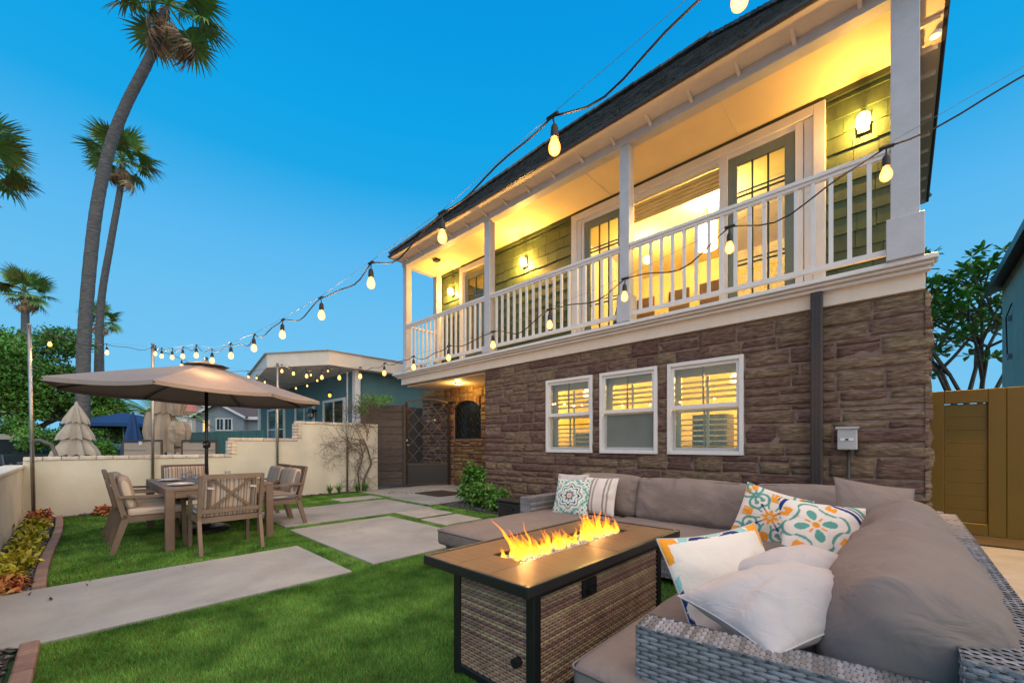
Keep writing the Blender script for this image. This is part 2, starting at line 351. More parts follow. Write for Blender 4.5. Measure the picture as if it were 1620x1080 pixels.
# ------------------------------------------------------------------ ground
o = MB().box(-300, 300, -300, 300, -.3, -.012).build('ground', 'asphaltg'); struct(o)
o = MB().box(-10.1, 1.2, -.6, 7.4, -.008, -.002).build('lawn', 'turfbase'); struct(o)
SLABS = []
def slab(x0, x1, y0, y1, m='concrete', z=.026, name='paver'):
    SLABS.append((x0, x1, y0, y1))
    o = MB().box(x0, x1, y0, y1, -.05, z).build(name, m, bevel=.006); struct(o); return o
slab(-5.11, -3.72, -.60, 1.75, name='path')
slab(-6.15, -3.80, 2.00, 3.52); slab(-8.1, -6.42, 2.03, 4.55); slab(-8.95, -8.42, 3.74, 4.66)
slab(-6.38, -5.66, 3.76, 4.47, 'concreteg'); slab(-5.50, -4.86, 3.70, 4.42, 'concreteg')
slab(-9.95, -8.28, 4.85, 7.5, name='pavement'); slab(-8.25, -6.72, 4.75, 7.5, name='pavement')
slab(-.1, 3.2, 4.55, 7.25, 'concrete', .02, 'pavement'); slab(-.1, 3.2, -1, 4.53, 'concrete', .02, 'pavement')
GRAV = [(-6.7, -4.2, 4.62, 6.3)]
o = MB().box(-6.7, 1, 4.9, 6.4, -.02, .008).build('planting_bed', 'soil'); struct(o)
o = MB().box(-10.1, -5.13, -.6, -.27, -.02, .01).build('planting_bed', 'soil'); struct(o)
o = MB().box(-3.70, -1.6, -.6, -.27, -.02, .01).build('planting_bed', 'soil'); struct(o)
o = MB().box(-10.1, -9.92, -.3, 5.5, -.02, .012).build('planting_bed', 'soil'); struct(o)

def grass():
    V = []
    def region(x0, x1, y0, y1, dens, w, h):
        n = int((x1 - x0) * (y1 - y0) * dens)
        p = NR.rand(n, 2) * [x1 - x0, y1 - y0] + [x0, y0]
        keep = np.ones(n, bool)
        for a, b, c, d in SLABS + [(-6.72, 1.2, 4.88, 7), (-10.2, -5.1, -.7, -.2), (-3.72, -1.5, -.7, -.2), (-10.3, -9.92, -1, 6)]:
            keep &= ~((p[:, 0] > a + .004) & (p[:, 0] < b - .004) & (p[:, 1] > c + .004) & (p[:, 1] < d - .004))
        p = p[keep]; n = len(p)
        a = NR.rand(n) * 2 * pi; hh = h * (.6 + .5 * NR.rand(n)); ww = w * (.7 + .6 * NR.rand(n))
        lean = NR.randn(n, 2) * .45 * hh[:, None]
        pat = np.sin(p[:, 0] * 3.1 + np.sin(p[:, 1] * 2.3)) * .3
        lean[:, 0] += pat * hh
        dx = np.c_[np.cos(a), np.sin(a)] * ww[:, None] / 2
        z = np.full((n, 1), -.004)
        V.append(np.stack([np.c_[p - dx, z], np.c_[p + dx, z], np.c_[p + lean, hh[:, None]]], 1).reshape(-1, 3))
    region(-3.9, -.6, -.2, 2.6, 38000, .0032, .024)
    region(-6.4, -3.9, -.2, 4.9, 13000, .0055, .025)
    region(-3.9, -.6, 2.6, 4.9, 3500, .008, .026)
    region(-9.95, -6.4, -.2, 4.9, 7500, .0075, .026)
    v = np.concatenate(V)
    o = fast_mesh('grass', v, np.arange(len(v)), 3, 'blade'); tag(o, 'green artificial turf between the concrete pavers', 'grass', kind='stuff')
grass()

def pebbles(name, label, x0, x1, y0, y1, n, s, m, z=.012, parent=None, ax=(1, .75, .5)):
    base = np.array([(1, 0, 0), (-1, 0, 0), (0, 1, 0), (0, -1, 0), (0, 0, 1), (0, 0, -1)], float)
    t = 1 / math.sqrt(3); base = np.concatenate([base, np.array([(a, b, c) for a in (t, -t) for b in (t, -t) for c in (t, -t)]) * 1.04])
    fc = []
    import itertools
    for a in (0, 1):
        for b in (2, 3):
            for c in (4, 5):
                k = 6 + (a) * 4 + (b - 2) * 2 + (c - 4); fc += [(a, b, k), (b, c, k), (c, a, k)]
    fc = np.array(fc); V = []; F = []
    for i in range(n):
        sx = s * (.6 + R.random() * .8); q = base * np.array(ax) * sx * np.array([1, .7 + .5 * R.random(), .8 + .4 * R.random()])
        rt = Matrix.Rotation(R.uniform(0, 6.3), 3, 'Z') @ Matrix.Rotation(R.gauss(0, .25), 3, 'X')
        q = q @ np.array(rt).T + [R.uniform(x0, x1), R.uniform(y0, y1), z + R.uniform(0, s * .6)]
        V.append(q); F.append(fc + i * 14)
    o = fast_mesh(name, np.concatenate(V), np.concatenate(F), 3, m, parent, smooth=True)
    if label: tag(o, label, 'gravel')
    o['kind'] = 'stuff'; return o
pebbles('gravel', 'dark slate pebbles in the flower bed along the left wall', -10.0, -5.14, -.58, -.28, 1700, .030, 'pebble')
pebbles('gravel', 'grey river stones in the bed at the bottom left corner', -3.69, -2.2, -.58, -.28, 420, .034, 'pebble')
pebbles('gravel', 'dark gravel around the shrubs by the stone house wall', -6.68, -4.3, 4.92, 6.2, 3200, .022, 'pebble')
pebbles('gravel', 'thin strip of dark pebbles at the foot of the cream wall', -10.05, -9.93, .0, 4.7, 500, .028, 'pebble')

def edging(name, x0, x1, y, label):
    t = thing(name, label, 'edging', (x0, y, 0))
    n = int((x1 - x0) / .22)
    for i in range(n):
        a = x0 + (x1 - x0) * i / n; b = x0 + (x1 - x0) * (i + 1) / n - .005
        wv = .02 * sin(a * 1.3)
        MB().box(a, b, y - .04 + wv, y + .04 + wv, -.03, .055 + R.uniform(-.003, .003)).build('edging_block', 'edging', t, bevel=.012, segs=2)
edging('garden_edging', -9.9, -5.13, -.22, 'long terracotta edging between the turf and the left flower bed')
edging('garden_edging', -3.70, -1.9, -.22, 'short terracotta edging at the bottom left corner of the photo')

# ------------------------------------------------------------------ stones
def stone_mesh(x0, x1, z0, z1, y, depth, axis='y', bulge=.012):
    w = x1 - x0; h = z1 - z0; nx = max(4, min(11, int(w / .085) + 2)); nz = 4 if h < .12 else 6
    vs = []; fs = []; sd = R.uniform(0, 99); tilt = R.uniform(-.010, .010); lift = R.uniform(-.004, .014)
    wob = lambda a, b: fbm(a * 5 + sd, b * 9, sd)
    cols = nx + 2; rows = nz + 2
    for j in range(rows):
        for i in range(cols):
            u = min(max((i - 1) / (nx - 1), 0), 1); v = min(max((j - 1) / (nz - 1), 0), 1)
            edge = i in (0, cols - 1) or j in (0, rows - 1)
            ix = .010 if not edge else 0
            X = x0 + ix + u * (w - 2 * ix) ; Z = z0 + ix + v * (h - 2 * ix)
            if edge:
                yy = y + depth
            else:
                yy = y - lift - bulge * (1 - (2 * u - 1) ** 4) * (1 - (2 * v - 1) ** 4) * 1.0 - .022 * wob(X, Z) - .010 * fbm(X * 17 + sd, Z * 31, sd) + tilt * (v - .5)
            Z += .007 * fbm(X * 3.1 + sd, j * .9) ; X += .005 * fbm(Z * 7, sd)
            vs.append((X, yy, Z))
    for j in range(rows - 1):
        for i in range(cols - 1): fs.append((j * cols + i, j * cols + i + 1, (j + 1) * cols + i + 1, (j + 1) * cols + i))
    if axis == 'x': vs = [(-(v[1]), v[0], v[2]) for v in vs]   # face towards +x
    return vs, fs
def course(parent, x0, x1, z0, z1, y, m, depth=.05, wmin=.32, wmax=1.15, axis='y'):
    x = x0; g = .005
    while x < x1 - .01:
        w = R.uniform(wmin, wmax)
        if x1 - x - w < wmin: w = x1 - x
        if w > 1.3 * wmax: w /= 2
        xe = x + w
        r = R.random(); H = z1 - z0
        if H > .17 and r < .62:
            c = z0 + H * R.choice((.36, .45, .6, .66))
            for (za, zb) in ((z0, c), (c, z1)):
                if w > .5 and R.random() < .6:
                    m1 = x + w * R.uniform(.35, .65); sp = ((x, m1), (m1, xe))
                else: sp = ((x, xe),)
                for a, b in sp:
                    vs, fs = stone_mesh(a + g, b - g, za + g, zb - g, y, depth, axis); MB().add(vs, fs).build('stone', m, parent, smooth=True)
        else:
            if H > .17 and w > .62:
                m1 = x + w * R.uniform(.4, .6); sp = ((x, m1), (m1, xe))
            else: sp = ((x, xe),)
            for a, b in sp:
                vs, fs = stone_mesh(a + g, b - g, z0 + g, z1 - g, y, depth, axis); MB().add(vs, fs).build('stone', m, parent, smooth=True)
        x = xe

# ------------------------------------------------------------------ HOUSE
house = thing('house', 'two storey house with dark stone ground floor, green shakes and a long white balcony', 'house', (-3.5, 6.3, 0))
WIN = [(-5.08, -4.02), (-3.87, -2.82), (-2.66, -1.59)]; WZ0, WZ1 = 1.05, 2.45
w = MB()
w.box(-6.85, .19, 6.338, 6.54, 0, WZ0); w.box(-6.85, .19, 6.338, 6.54, WZ1, 2.88)
xs = [-6.85] + [v for a in WIN for v in a] + [.12]
for i in range(0, len(xs), 2): w.box(xs[i], xs[i + 1] + (.07 if i == len(xs) - 2 else 0), 6.338, 6.54, WZ0, WZ1)
w.box(.12, .19, 6.54, 6.9, 0, 2.88); w.box(-6.85, -6.72, 6.54, 7.5, 0, 2.88)
sw = w.build('stone_wall', 'mortar', house)
bands = [0, .27, .53, .79, 1.05]
def jit(a, b, n):
    e = [a + (b - a) * i / n for i in range(n + 1)]
    return [e[0]] + [v + R.uniform(-.045, .045) for v in e[1:-1]] + [e[-1]]
bz = jit(.0, WZ0, 5)
for i in range(5): course(sw, -6.86, .22, bz[i], bz[i + 1], 6.33, 'stone')
mz = jit(WZ0, WZ1, 7)
for i in range(7):
    course(sw, -6.86, -5.085, mz[i], mz[i + 1], 6.33, 'stone', wmin=.2, wmax=.7)
    course(sw, -1.585, .22, mz[i], mz[i + 1], 6.33, 'stone')
for a, b in ((-4.015, -3.875), (-2.815, -2.665)):
    z = WZ0
    while z < WZ1 - .02:
        h = min(R.uniform(.13, .26), WZ1 - z)
        if WZ1 - z - h < .1: h = WZ1 - z
        vs, fs = stone_mesh(a, b, z + .004, z + h - .004, 6.33, .05); MB().add(vs, fs).build('stone', 'stone', sw, smooth=True); z += h
tz = jit(WZ1, 2.88, 2)
for i in range(2): course(sw, -6.86, .22, tz[i], tz[i + 1], 6.33, 'stone')
# return of the right corner
z = 0
while z < 2.86:
    h = min(R.uniform(.1, .28), 2.88 - z)
    vs, fs = stone_mesh(6.32, 6.88, z + .004, z + h - .004, -.22, .04, 'x'); MB().add(vs, fs).build('stone', 'stone', sw, smooth=True); z += h

# entry recess back wall with arched window
rw = MB()
AX0, AX1, AZ0 = -9.50, -8.35, 1.36
rw.box(-11.1, AX0, 7.56, 7.74, 0, 2.88); rw.box(AX1, -6.85, 7.56, 7.74, 0, 2.88); rw.box(AX0, AX1, 7.56, 7.74, 0, AZ0); rw.box(AX0, AX1, 7.56, 7.74, 2.52, 2.88)
rwo = rw.build('entry_wall', 'mortar', house)
def arch_z(x): u = (x - (AX0 + AX1) / 2) / ((AX1 - AX0) / 2); return 2.08 + .36 * math.sqrt(max(0, 1 - u * u * .82)) - .0
for i, (a, b) in enumerate(zip([0, .24, .47, .7, .93, 1.15], [.24, .47, .7, .93, 1.15, 1.36])):
    course(rwo, AX0, -6.86, a, b, 7.53, 'stonewarm', wmin=.3, wmax=.6); course(rwo, -11.1, AX0, a, b, 7.53, 'stone', wmin=.3, wmax=.7)
for a, b in ((1.36, 1.6), (1.6, 1.85), (1.85, 2.1), (2.1, 2.3), (2.3, 2.52)):
    course(rwo, AX1 + .02, -6.86, a, b, 7.53, 'stonewarm', wmin=.3, wmax=.6); course(rwo, -11.1, AX0 - .03, a, b, 7.53, 'stone', wmin=.3, wmax=.7)
course(rwo, -11.1, -6.86, 2.52, 2.88, 7.53, 'stonewarm', wmin=.4, wmax=.8)
# voussoirs
na = 9
for i in range(na):
    xa = AX0 + (AX1 - AX0) * i / na; xb = AX0 + (AX1 - AX0) * (i + 1) / na
    za, zb = arch_z(xa), arch_z(xb)
    MB().add([(xa, 7.50, za), (xb - .01, 7.50, zb), (xb - .01, 7.50, 2.56), (xa, 7.50, 2.56), (xa, 7.74, za), (xb - .01, 7.74, zb), (xb - .01, 7.74, 2.56), (xa, 7.74, 2.56)],
             [(0, 1, 2, 3), (4, 7, 6, 5), (0, 4, 5, 1), (1, 5, 6, 2), (2, 6, 7, 3), (3, 7, 4, 0)]).build('stone', 'stonewarm', rwo, bevel=.008)
aw = MB()
N_ = 12
for i in range(N_):
    xa = AX0 + (AX1 - AX0) * i / N_; xb = AX0 + (AX1 - AX0) * (i + 1) / N_
    aw.bar((xa, 7.6, arch_z(xa) - .02), (xb, 7.6, arch_z(xb) - .02), .05, .05)
aw.bar((AX0 + .02, 7.6, AZ0), (AX0 + .02, 7.6, arch_z(AX0)), .05, .05); aw.bar((AX1 - .02, 7.6, AZ0), (AX1 - .02, 7.6, arch_z(AX1)), .05, .05); aw.bar((AX0, 7.6, AZ0 + .025), (AX1, 7.6, AZ0 + .025), .05, .05)
arw = aw.build('arched_window', 'black', house)
g = MB(); pts = [(AX0, AZ0)] + [(AX0 + (AX1 - AX0) * i / N_, arch_z(AX0 + (AX1 - AX0) * i / N_)) for i in range(N_ + 1)] + [(AX1, AZ0)]
g.add([(x, 7.64, z) for x, z in pts], [tuple(range(len(pts)))]); g.build('pane', 'dark', arw)
for i in range(-4, 8):
    for sg in (1, -1):
        # diagonal glazing bars clipped to the opening
        P = []
        for k in range(41):
            x = AX0 + (AX1 - AX0) * k / 40; zz = AZ0 + (i * .22) + sg * (x - AX0) * 1.15 + (0 if sg > 0 else .5)
            if AZ0 < zz < arch_z(x): P.append((x, 7.585, zz))
        if len(P) > 2: MB().bar(P[0], P[-1], .014, .014).build('glazing_bar', 'black', arw)
MB().box(-10.28, -6.86, 6.47, 7.55, 2.84, 2.875).build('porch_ceiling', 'cream', house)
MB().box(-11.1, -6.85, 9.0, 9.1, 0, 2.9).build('back_partition', 'dark', house)
sf = thing('street_fence', 'dark stained board fence seen through the iron gate lattice', 'fence', (-12.4, 7.2, 0))
for k in range(14): MB().box(-12.5, -12.45, 6.2 + k * .18, 6.2 + k * .18 + .172, 0, 2.5).build('board', 'planks', sf)

# ground floor room behind the windows
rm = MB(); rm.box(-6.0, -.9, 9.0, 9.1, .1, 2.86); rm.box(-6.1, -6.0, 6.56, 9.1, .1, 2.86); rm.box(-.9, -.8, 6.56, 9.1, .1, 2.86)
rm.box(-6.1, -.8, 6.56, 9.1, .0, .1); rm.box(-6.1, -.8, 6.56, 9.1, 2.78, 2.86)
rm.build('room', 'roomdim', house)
for a_, b_, h_ in ((-2.85, -2.25, 1.75), (-5.5, -4.85, 1.45), (-4.5, -4.2, 1.6)): MB().box(a_, b_, 7.9, 8.3, .1, h_).build('cabinet', 'dark', house)
def area_light(name, loc, e, size, col, parent, rot=(0, 0, 0)):
    l = bpy.data.lights.new(name, 'AREA'); l.energy = e; l.color = col; l.size = size; l.shape = 'DISK'
    ob = bpy.data.objects.new(name, l); COL.objects.link(ob); ob.parent = parent; ob.location = Vector(loc) - root_off(parent); ob.rotation_euler = rot; return ob
def point_light(name, loc, e, rad, col, parent):
    if name == 'room_lamp':
        MB().lathe([(0, .09), (.05, .08), (.09, .03), (.10, -.02), (.08, -.07), (.04, -.10), (0, -.105)], loc, 16).build('ceiling_lamp', 'globe', parent, smooth=True); e *= 1.6; rad = .03
    l = bpy.data.lights.new(name, 'POINT'); l.energy = e; l.color = col; l.shadow_soft_size = rad
    ob = bpy.data.objects.new(name, l); COL.objects.link(ob); ob.parent = parent; ob.location = Vector(loc) - root_off(parent); return ob
WARM = (1, .62, .16)
for x in (-4.9, -2.0): point_light('room_lamp', (x, 7.5, 2.3), 260, .12, WARM, house)

for wi, (x0, x1) in enumerate(WIN):
    y = 6.30; f = MB(); t = .055
    f.box(x0, x0 + t, y, y + .16, WZ0, WZ1); f.box(x1 - t, x1, y, y + .16, WZ0, WZ1); f.box(x0 + t, x1 - t, y, y + .16, WZ1 - t, WZ1); f.box(x0 + t, x1 - t, y - .02, y + .16, WZ0, WZ0 + t)
    win = f.build('window', 'white', house, bevel=.004)
    zm = 1.74; a, b = x0 + t, x1 - t
    # upper sash in front, lower sash behind
    s1 = MB(); yy = y + .035; s1.box(a, a + .045, yy, yy + .035, zm, WZ1 - t); s1.box(b - .045, b, yy, yy + .035, zm, WZ1 - t); s1.box(a + .045, b - .045, yy, yy + .035, WZ1 - t - .045, WZ1 - t); s1.box(a + .045, b - .045, yy, yy + .035, zm, zm + .06)
    s1.build('sash', 'white', win)
    s2 = MB(); yy = y + .085; s2.box(a, a + .045, yy, yy + .035, WZ0 + t, zm); s2.box(b - .045, b, yy, yy + .035, WZ0 + t, zm); s2.box(a + .045, b - .045, yy, yy + .035, WZ0 + t, WZ0 + t + .05); s2.box(a + .045, b - .045, yy, yy + .035, zm - .03, zm)
    s2.build('sash', 'greybox', win)
    xm = (a + b) / 2 - .02
    MB().box(a + .046, b - .046, y + .048, y + .052, zm + .06, WZ1 - t - .046).build('pane', 'glass', win)
    MB().box(a + .046, b - .046, y + .098, y + .102, WZ0 + t + .05, zm - .03).build('pane', 'glass' if wi != 1 else 'shutterg', win, label=None if wi != 1 else 'lower pane behind a grey insect screen')
    MB().box(xm, xm + .022, y + .04, y + .062, zm + .06, WZ1 - t - .046).build('glazing_bar', 'doorfr', win)
    if wi != 1: MB().box(xm, xm + .022, y + .09, y + .112, WZ0 + t + .05, zm - .03).build('glazing_bar', 'doorfr', win)
    # plantation shutter: frame stiles and louvres
    ys = 6.54; fr = MB(); xa, xb = x0 - .03, x1 + .03; xc = (xa + xb) / 2
    fr.box(xa, xa + .16, ys, ys + .03, WZ0, WZ1); fr.box(xb - .12, xb, ys, ys + .03, WZ0, WZ1); fr.box(xc - .02, xc + .02, ys - .03, ys - .01, WZ0 + .05, WZ1 - .22)
    fr.box(xa + .16, xb - .12, ys, ys + .03, WZ1 - .20, WZ1 - .02); fr.box(xa + .16, xb - .12, ys, ys + .03, WZ0, WZ0 + .08); fr.box(xa + .16, xb - .12, ys, ys + .03, 1.70, 1.80)
    fr.build('shutter_frame', 'shutter', win)
    z = WZ0 + .12
    while z < WZ1 - .22:
        if not 1.66 < z < 1.83:
            ang = radians(-24 if z > 1.75 else -12); c_, s_ = cos(ang) * .030, sin(ang) * .030
            MB().add([(xa + .16, ys + .015 - c_, z - s_), (xb - .12, ys + .015 - c_, z - s_), (xb - .12, ys + .015 + c_, z + s_), (xa + .16, ys + .015 + c_, z + s_),
                      (xa + .16, ys + .015 - c_, z - s_ + .009), (xb - .12, ys + .015 - c_, z - s_ + .009), (xb - .12, ys + .015 + c_, z + s_ + .009), (xa + .16, ys + .015 + c_, z + s_ + .009)],
                     [(0, 3, 2, 1), (4, 5, 6, 7), (0, 1, 5, 4), (1, 2, 6, 5), (2, 3, 7, 6), (3, 0, 4, 7)]).build('louvre', 'shutter', win)
        z += .082

# downspout, conduit, box
d = MB(); d.box(-.82, -.70, 6.17, 6.26, .1, 3.06)
ds = d.build('downspout', 'brownmetal', house, bevel=.01)
for k in range(3): MB().box(-.80 + k * .035, -.785 + k * .035, 6.162, 6.172, .1, 3.0).build('rib', 'brownmetal', ds)
eb = MB().box(-.56, -.38, 6.17, 6.29, 1.14, 1.40).build('meter_box', 'greybox', house, bevel=.008)
MB().box(-.575, -.365, 6.15, 6.29, 1.385, 1.41).build('lid', 'greybox', eb); MB().box(-.53, -.41, 6.162, 6.168, 1.245, 1.275).build('sticker', 'paper', eb); MB().box(-.485, -.455, 6.158, 6.163, 1.25, 1.27).build('emblem', 'black', eb)
MB().tube([(-.46, 6.25, 1.14), (-.46, 6.25, .2)], .02).build('conduit', 'brownmetal', house, smooth=True)

# balcony
bm = MB(); bm.box(-10.3, .18, 6.28, 6.45, 2.885, 3.10); bm.box(-10.3, -10.15, 6.45, 7.5, 2.885, 3.10)
bm.build('balcony_beam', 'cream', house, bevel=.004)
lip = MB(); lip.box(-10.42, .24, 6.14, 6.30, 3.103, 3.135); lip.box(-10.46, .27, 6.09, 6.30, 3.137, 3.19); lip.box(-10.40, .22, 6.20, 6.30, 3.06, 3.101)
lip.build('cornice', 'white', house, bevel=.006)
MB().box(-10.28, .2, 6.31, 7.3, 3.104, 3.19).build('balcony_floor', 'greybox', house)
PX = [.02, -3.29, -6.57, -9.86]
for x in PX:
    wd = .115 if x > 0 else .085
    p = MB().box(x - wd, x + wd, 6.2 - wd, 6.2 + wd, 3.19, 6.07).build('post', 'post', house, bevel=.006)
    hb = .45 if x > -3.5 else .16
    MB().box(x - wd - .035, x + wd + .035, 6.2 - wd - .035, 6.2 + wd + .035, 3.192, 3.19 + hb).build('post_base', 'post', p, bevel=.006)
MB().box(-9.95, -9.77, 7.12, 7.30, 3.19, 6.13).build('post', 'post', house, bevel=.006)
MB().box(-9.97, .14, 6.10, 6.28, 6.07, 6.30).build('eave_beam', 'post', house, bevel=.004)
MB().box(-9.96, -9.78, 6.28, 7.3, 6.07, 6.30).build('eave_beam', 'post', house, bevel=.004)
MB().box(-9.78, .14, 6.282, 7.3, 6.14, 6.20).build('soffit', 'soffit', house)
for x in (-1.9, -4.2, -7.3): MB().box(x, x + .012, 6.3, 7.24, 6.134, 6.142).build('soffit_seam', 'cream', house)
cl = MB().box(-9.1, -8.94, 6.5, 6.64, 6.09, 6.138).build('ceiling_fixture', 'black', house)
RZ0, RZ1 = 3.29, 4.46
rl = thing('tmp', '', ''); bpy.data.objects.remove(rl)
def railing(xa, xb, y=6.16):
    r = MB().box(xa, xb, y - .045, y + .045, RZ1 - .05, RZ1).build('railing', 'white', house, bevel=.006)
    MB().box(xa, xb, y - .025, y + .025, RZ1 - .09, RZ1 - .052).build('top_rail', 'white', r); MB().box(xa, xb, y - .03, y + .03, RZ0, RZ0 + .06).build('bottom_rail', 'white', r)
    n = int(round((xb - xa) / .172)); 
    for i in range(1, n):
        x = xa + (xb - xa) * i / n; MB().box(x - .021, x + .021, y - .02, y + .02, RZ0 + .06, RZ1 - .09).build('baluster', 'white', r)
railing(PX[1] + .09, PX[0] - .12); railing(PX[2] + .09, PX[1] - .09); railing(PX[3] + .09, PX[2] - .09)
r = MB().box(-9.90, -9.81, 6.29, 7.12, RZ1 - .05, RZ1).build('railing', 'white', house)
MB().box(-9.88, -9.83, 6.29, 7.12, RZ0, RZ0 + .06).build('bottom_rail', 'white', r)
for i in range(1, 6): MB().box(-9.88, -9.84, 6.29 + i * .14 - .02, 6.29 + i * .14 + .02, RZ0 + .06, RZ1 - .05).build('baluster', 'white', r)

# balcony wall and shakes
DX0, DX1, DZ1 = -5.15, -.79, 6.05; SX0, SX1 = -8.92, -7.72
bw = MB(); 
for a, b in ((-9.88, SX0), (SX1, DX0), (DX1, .14)): bw.box(a, b, 7.34, 7.5, 3.0, 6.2)
bw.box(SX0, SX1, 7.34, 7.5, DZ1, 6.2); bw.box(DX0, DX1, 7.34, 7.5, DZ1, 6.2); bw.box(.06, .14, 7.5, 11.9, 2.9, 6.3); bw.box(-9.88, -9.78, 7.5, 11.9, 2.9, 6.3); bw.box(-9.78, .06, 11.8, 11.9, 0, 6.3)
bw.box(.06, .12, 6.9, 11.9, 0, 2.9); bw.box(-9.88, .06, 7.76, 11.8, 6.22, 6.28)
sid = bw.build('shingle_siding', 'greend', house)
def shakes(xa, xb, side=False):
    ex = .232; z = 3.2; row = 0
    while z < 6.02:
        x = xa - R.uniform(0, .12)
        while x < xb:
            wd = R.choice((.2, .26, .32, .38)); a = max(x, xa); b = min(x + wd - .006, xb); x += wd
            if b - a < .03: continue
            dz = R.uniform(-.008, .008); zt = min(z + ex + .05, 6.08)
            vs = [(a, 7.305, z + dz), (b, 7.305, z + dz), (b, 7.338, z + dz), (a, 7.338, z + dz), (a, 7.330, zt), (b, 7.330, zt), (b, 7.3385, zt), (a, 7.3385, zt)]
            if side: vs = [(.145 + (7.34 - v[1]), v[0], v[2]) for v in vs]
            MB().add(vs, [(0, 3, 2, 1), (4, 5, 6, 7), (0, 1, 5, 4), (1, 2, 6, 5), (2, 3, 7, 6), (3, 0, 4, 7)]).build('shingle', 'green', sid)
        z += ex; row += 1
shakes(DX1, .06); shakes(SX1, DX0); shakes(-9.76, SX0)
MB().box(-9.78, .06, 7.28, 7.336, 6.06, 6.139).build('frieze_board', 'greend', house)
for k in range(12): MB().box(.142, .165, 7.5, 11.9, 3.2 + k * .25, 3.2 + k * .25 + .245).build('siding_board', 'green', sid)

# balcony door set
y = 7.26
c = MB(); c.box(DX0, DX0 + .14, y, y + .1, 3.2, DZ1 + .03); c.box(DX1 - .14, DX1, y, y + .1, 3.2, DZ1 + .03); c.box(DX0 + .14, DX1 - .14, y, y + .1, DZ1 - .11, DZ1 + .03)
door = c.build('balcony_doors', 'white', house, bevel=.005)
j = MB()
for a, b in ((DX0 + .142, DX0 + .24), (DX0 + .25, DX0 + .31), (DX1 - .36, DX1 - .26), (DX1 - .25, DX1 - .142), (-2.20, -2.07)): j.box(a, b, y + .02, y + .14, 3.2, DZ1 - .12)
j.box(DX0 + .142, DX1 - .142, y + .03, y + .15, DZ1 - .20, DZ1 - .112)
j.build('jamb', 'white', door, bevel=.004)
def leaf(xa, xb, y, cols=3, rows=4, zt=5.84, muntin='doorfr'):
    f = MB(); s = .13; zb = 3.24
    f.box(xa, xa + s, y, y + .05, zb, zt); f.box(xb - s, xb, y, y + .05, zb, zt); f.box(xa + s, xb - s, y, y + .05, zt - .15, zt); f.box(xa + s, xb - s, y, y + .05, zb, zb + .25)
    lf = f.build('door_leaf', 'doorfr', door, bevel=.004)
    MB().box(xa + s, xb - s, y + .022, y + .026, zb + .25, zt - .15).build('pane', 'glass', lf)
    for k in range(1, cols):
        x = xa + s + (xb - xa - 2 * s) * k / cols
        MB().box(x - .011, x + .011, y + .01, y + .04, zb + .25, zt - .15).build('glazing_bar', 'greend', lf)
    for k in (1, 3):
        z = zb + .25 + (zt - zb - .4) * (k / 4 + .02); MB().box(xa + s, xb - s, y + .012, y + .038, z - .01, z + .01).build('glazing_bar', 'greend', lf); MB().box(xa + s, xb - s, y + .012, y + .038, z + .06, z + .075).build('glazing_bar', 'greend', lf)
    return lf
leaf(-2.065, -1.155, 7.30); leaf(-4.835, -3.93, 7.30)
MB().box(-3.93, -3.80, 7.28, 7.40, 3.2, DZ1 - .2).build('jamb', 'white', door)
sh = MB().box(-3.78, -2.21, 7.44, 7.47, 5.52, 5.86).build('roman_shade', 'bamboo', door)
for k in range(5): MB().box(-3.78, -2.21, 7.425, 7.44, 5.50 + k * .07, 5.55 + k * .07).build('fold', 'bamboo', sh)
# small left door
c = MB(); c.box(SX0, SX0 + .12, y, y + .1, 3.2, DZ1 + .03); c.box(SX1 - .12, SX1, y, y + .1, 3.2, DZ1 + .03); c.box(SX0 + .12, SX1 - .12, y, y + .1, DZ1 - .11, DZ1 + .03)
c.box(SX0 + .125, SX0 + .20, y + .03, y + .12, 3.2, DZ1 - .11)
sdoor = c.build('side_door', 'white', house, bevel=.005); door_keep = door; door = sdoor
leaf(SX0 + .2, SX1 - .13, 7.30, 2); door = door_keep

# upstairs room
rm = MB(); rm.box(-9.7, -.3, 11.6, 11.7, 3.1, 6.2); rm.box(-5.7, -5.6, 7.52, 11.6, 3.1, 6.2); rm.box(-.5, -.4, 7.52, 11.6, 3.1, 6.2)
rm.box(-9.7, -.3, 7.35, 11.6, 6.13, 6.19)
rm.build('room', 'room', house); MB().box(-9.7, -.3, 7.35, 11.6, 3.1, 3.2).build('room_floor', 'woodfloor', house)
pd = MB(); pd.lathe([(.0, .30), (.19, .30), (.20, -.22), (0, -.22)], (-2.95, 9.0, 5.50), 20)
pl = pd.build('pendant_lamp', 'pendant', house, smooth=False); MB().tube([(-2.95, 9.0, 5.8), (-2.95, 9.0, 6.13)], .012).build('cord', 'black', pl)
point_light('room_lamp', (-2.7, 8.6, 5.9), 260, .1, (1, .70, .26), house)
point_light('room_lamp', (-4.4, 9.3, 5.6), 150, .1, (1, .62, .18), house)
point_light('room_lamp', (-8.3, 9.3, 5.3), 110, .1, (1, .55, .12), house)
tb = MB().box(-4.2, -2.4, 8.6, 9.5, 3.92, 3.97).build('indoor_table', 'woodfloor', house)
for a in (-4.1, -2.5):
    for b in (8.7, 9.4): MB().bar((a, b, 3.2), (a, b, 3.92), .07, .07).build('leg', 'woodfloor', tb)
for xx in (-3.9, -3.2, -2.6):
    ch = MB().box(xx - .2, xx + .2, 8.15, 8.55, 3.62, 3.68).build('indoor_chair', 'woodfloor', house)
    MB().box(xx - .2, xx + .2, 8.13, 8.17, 3.7, 4.25).build('backrest', 'woodfloor', ch)
    for a in (-.17, .17):
        for b in (8.18, 8.52): MB().bar((xx + a, b, 3.2), (xx + a, b, 3.62), .035, .035).build('leg', 'woodfloor', ch)
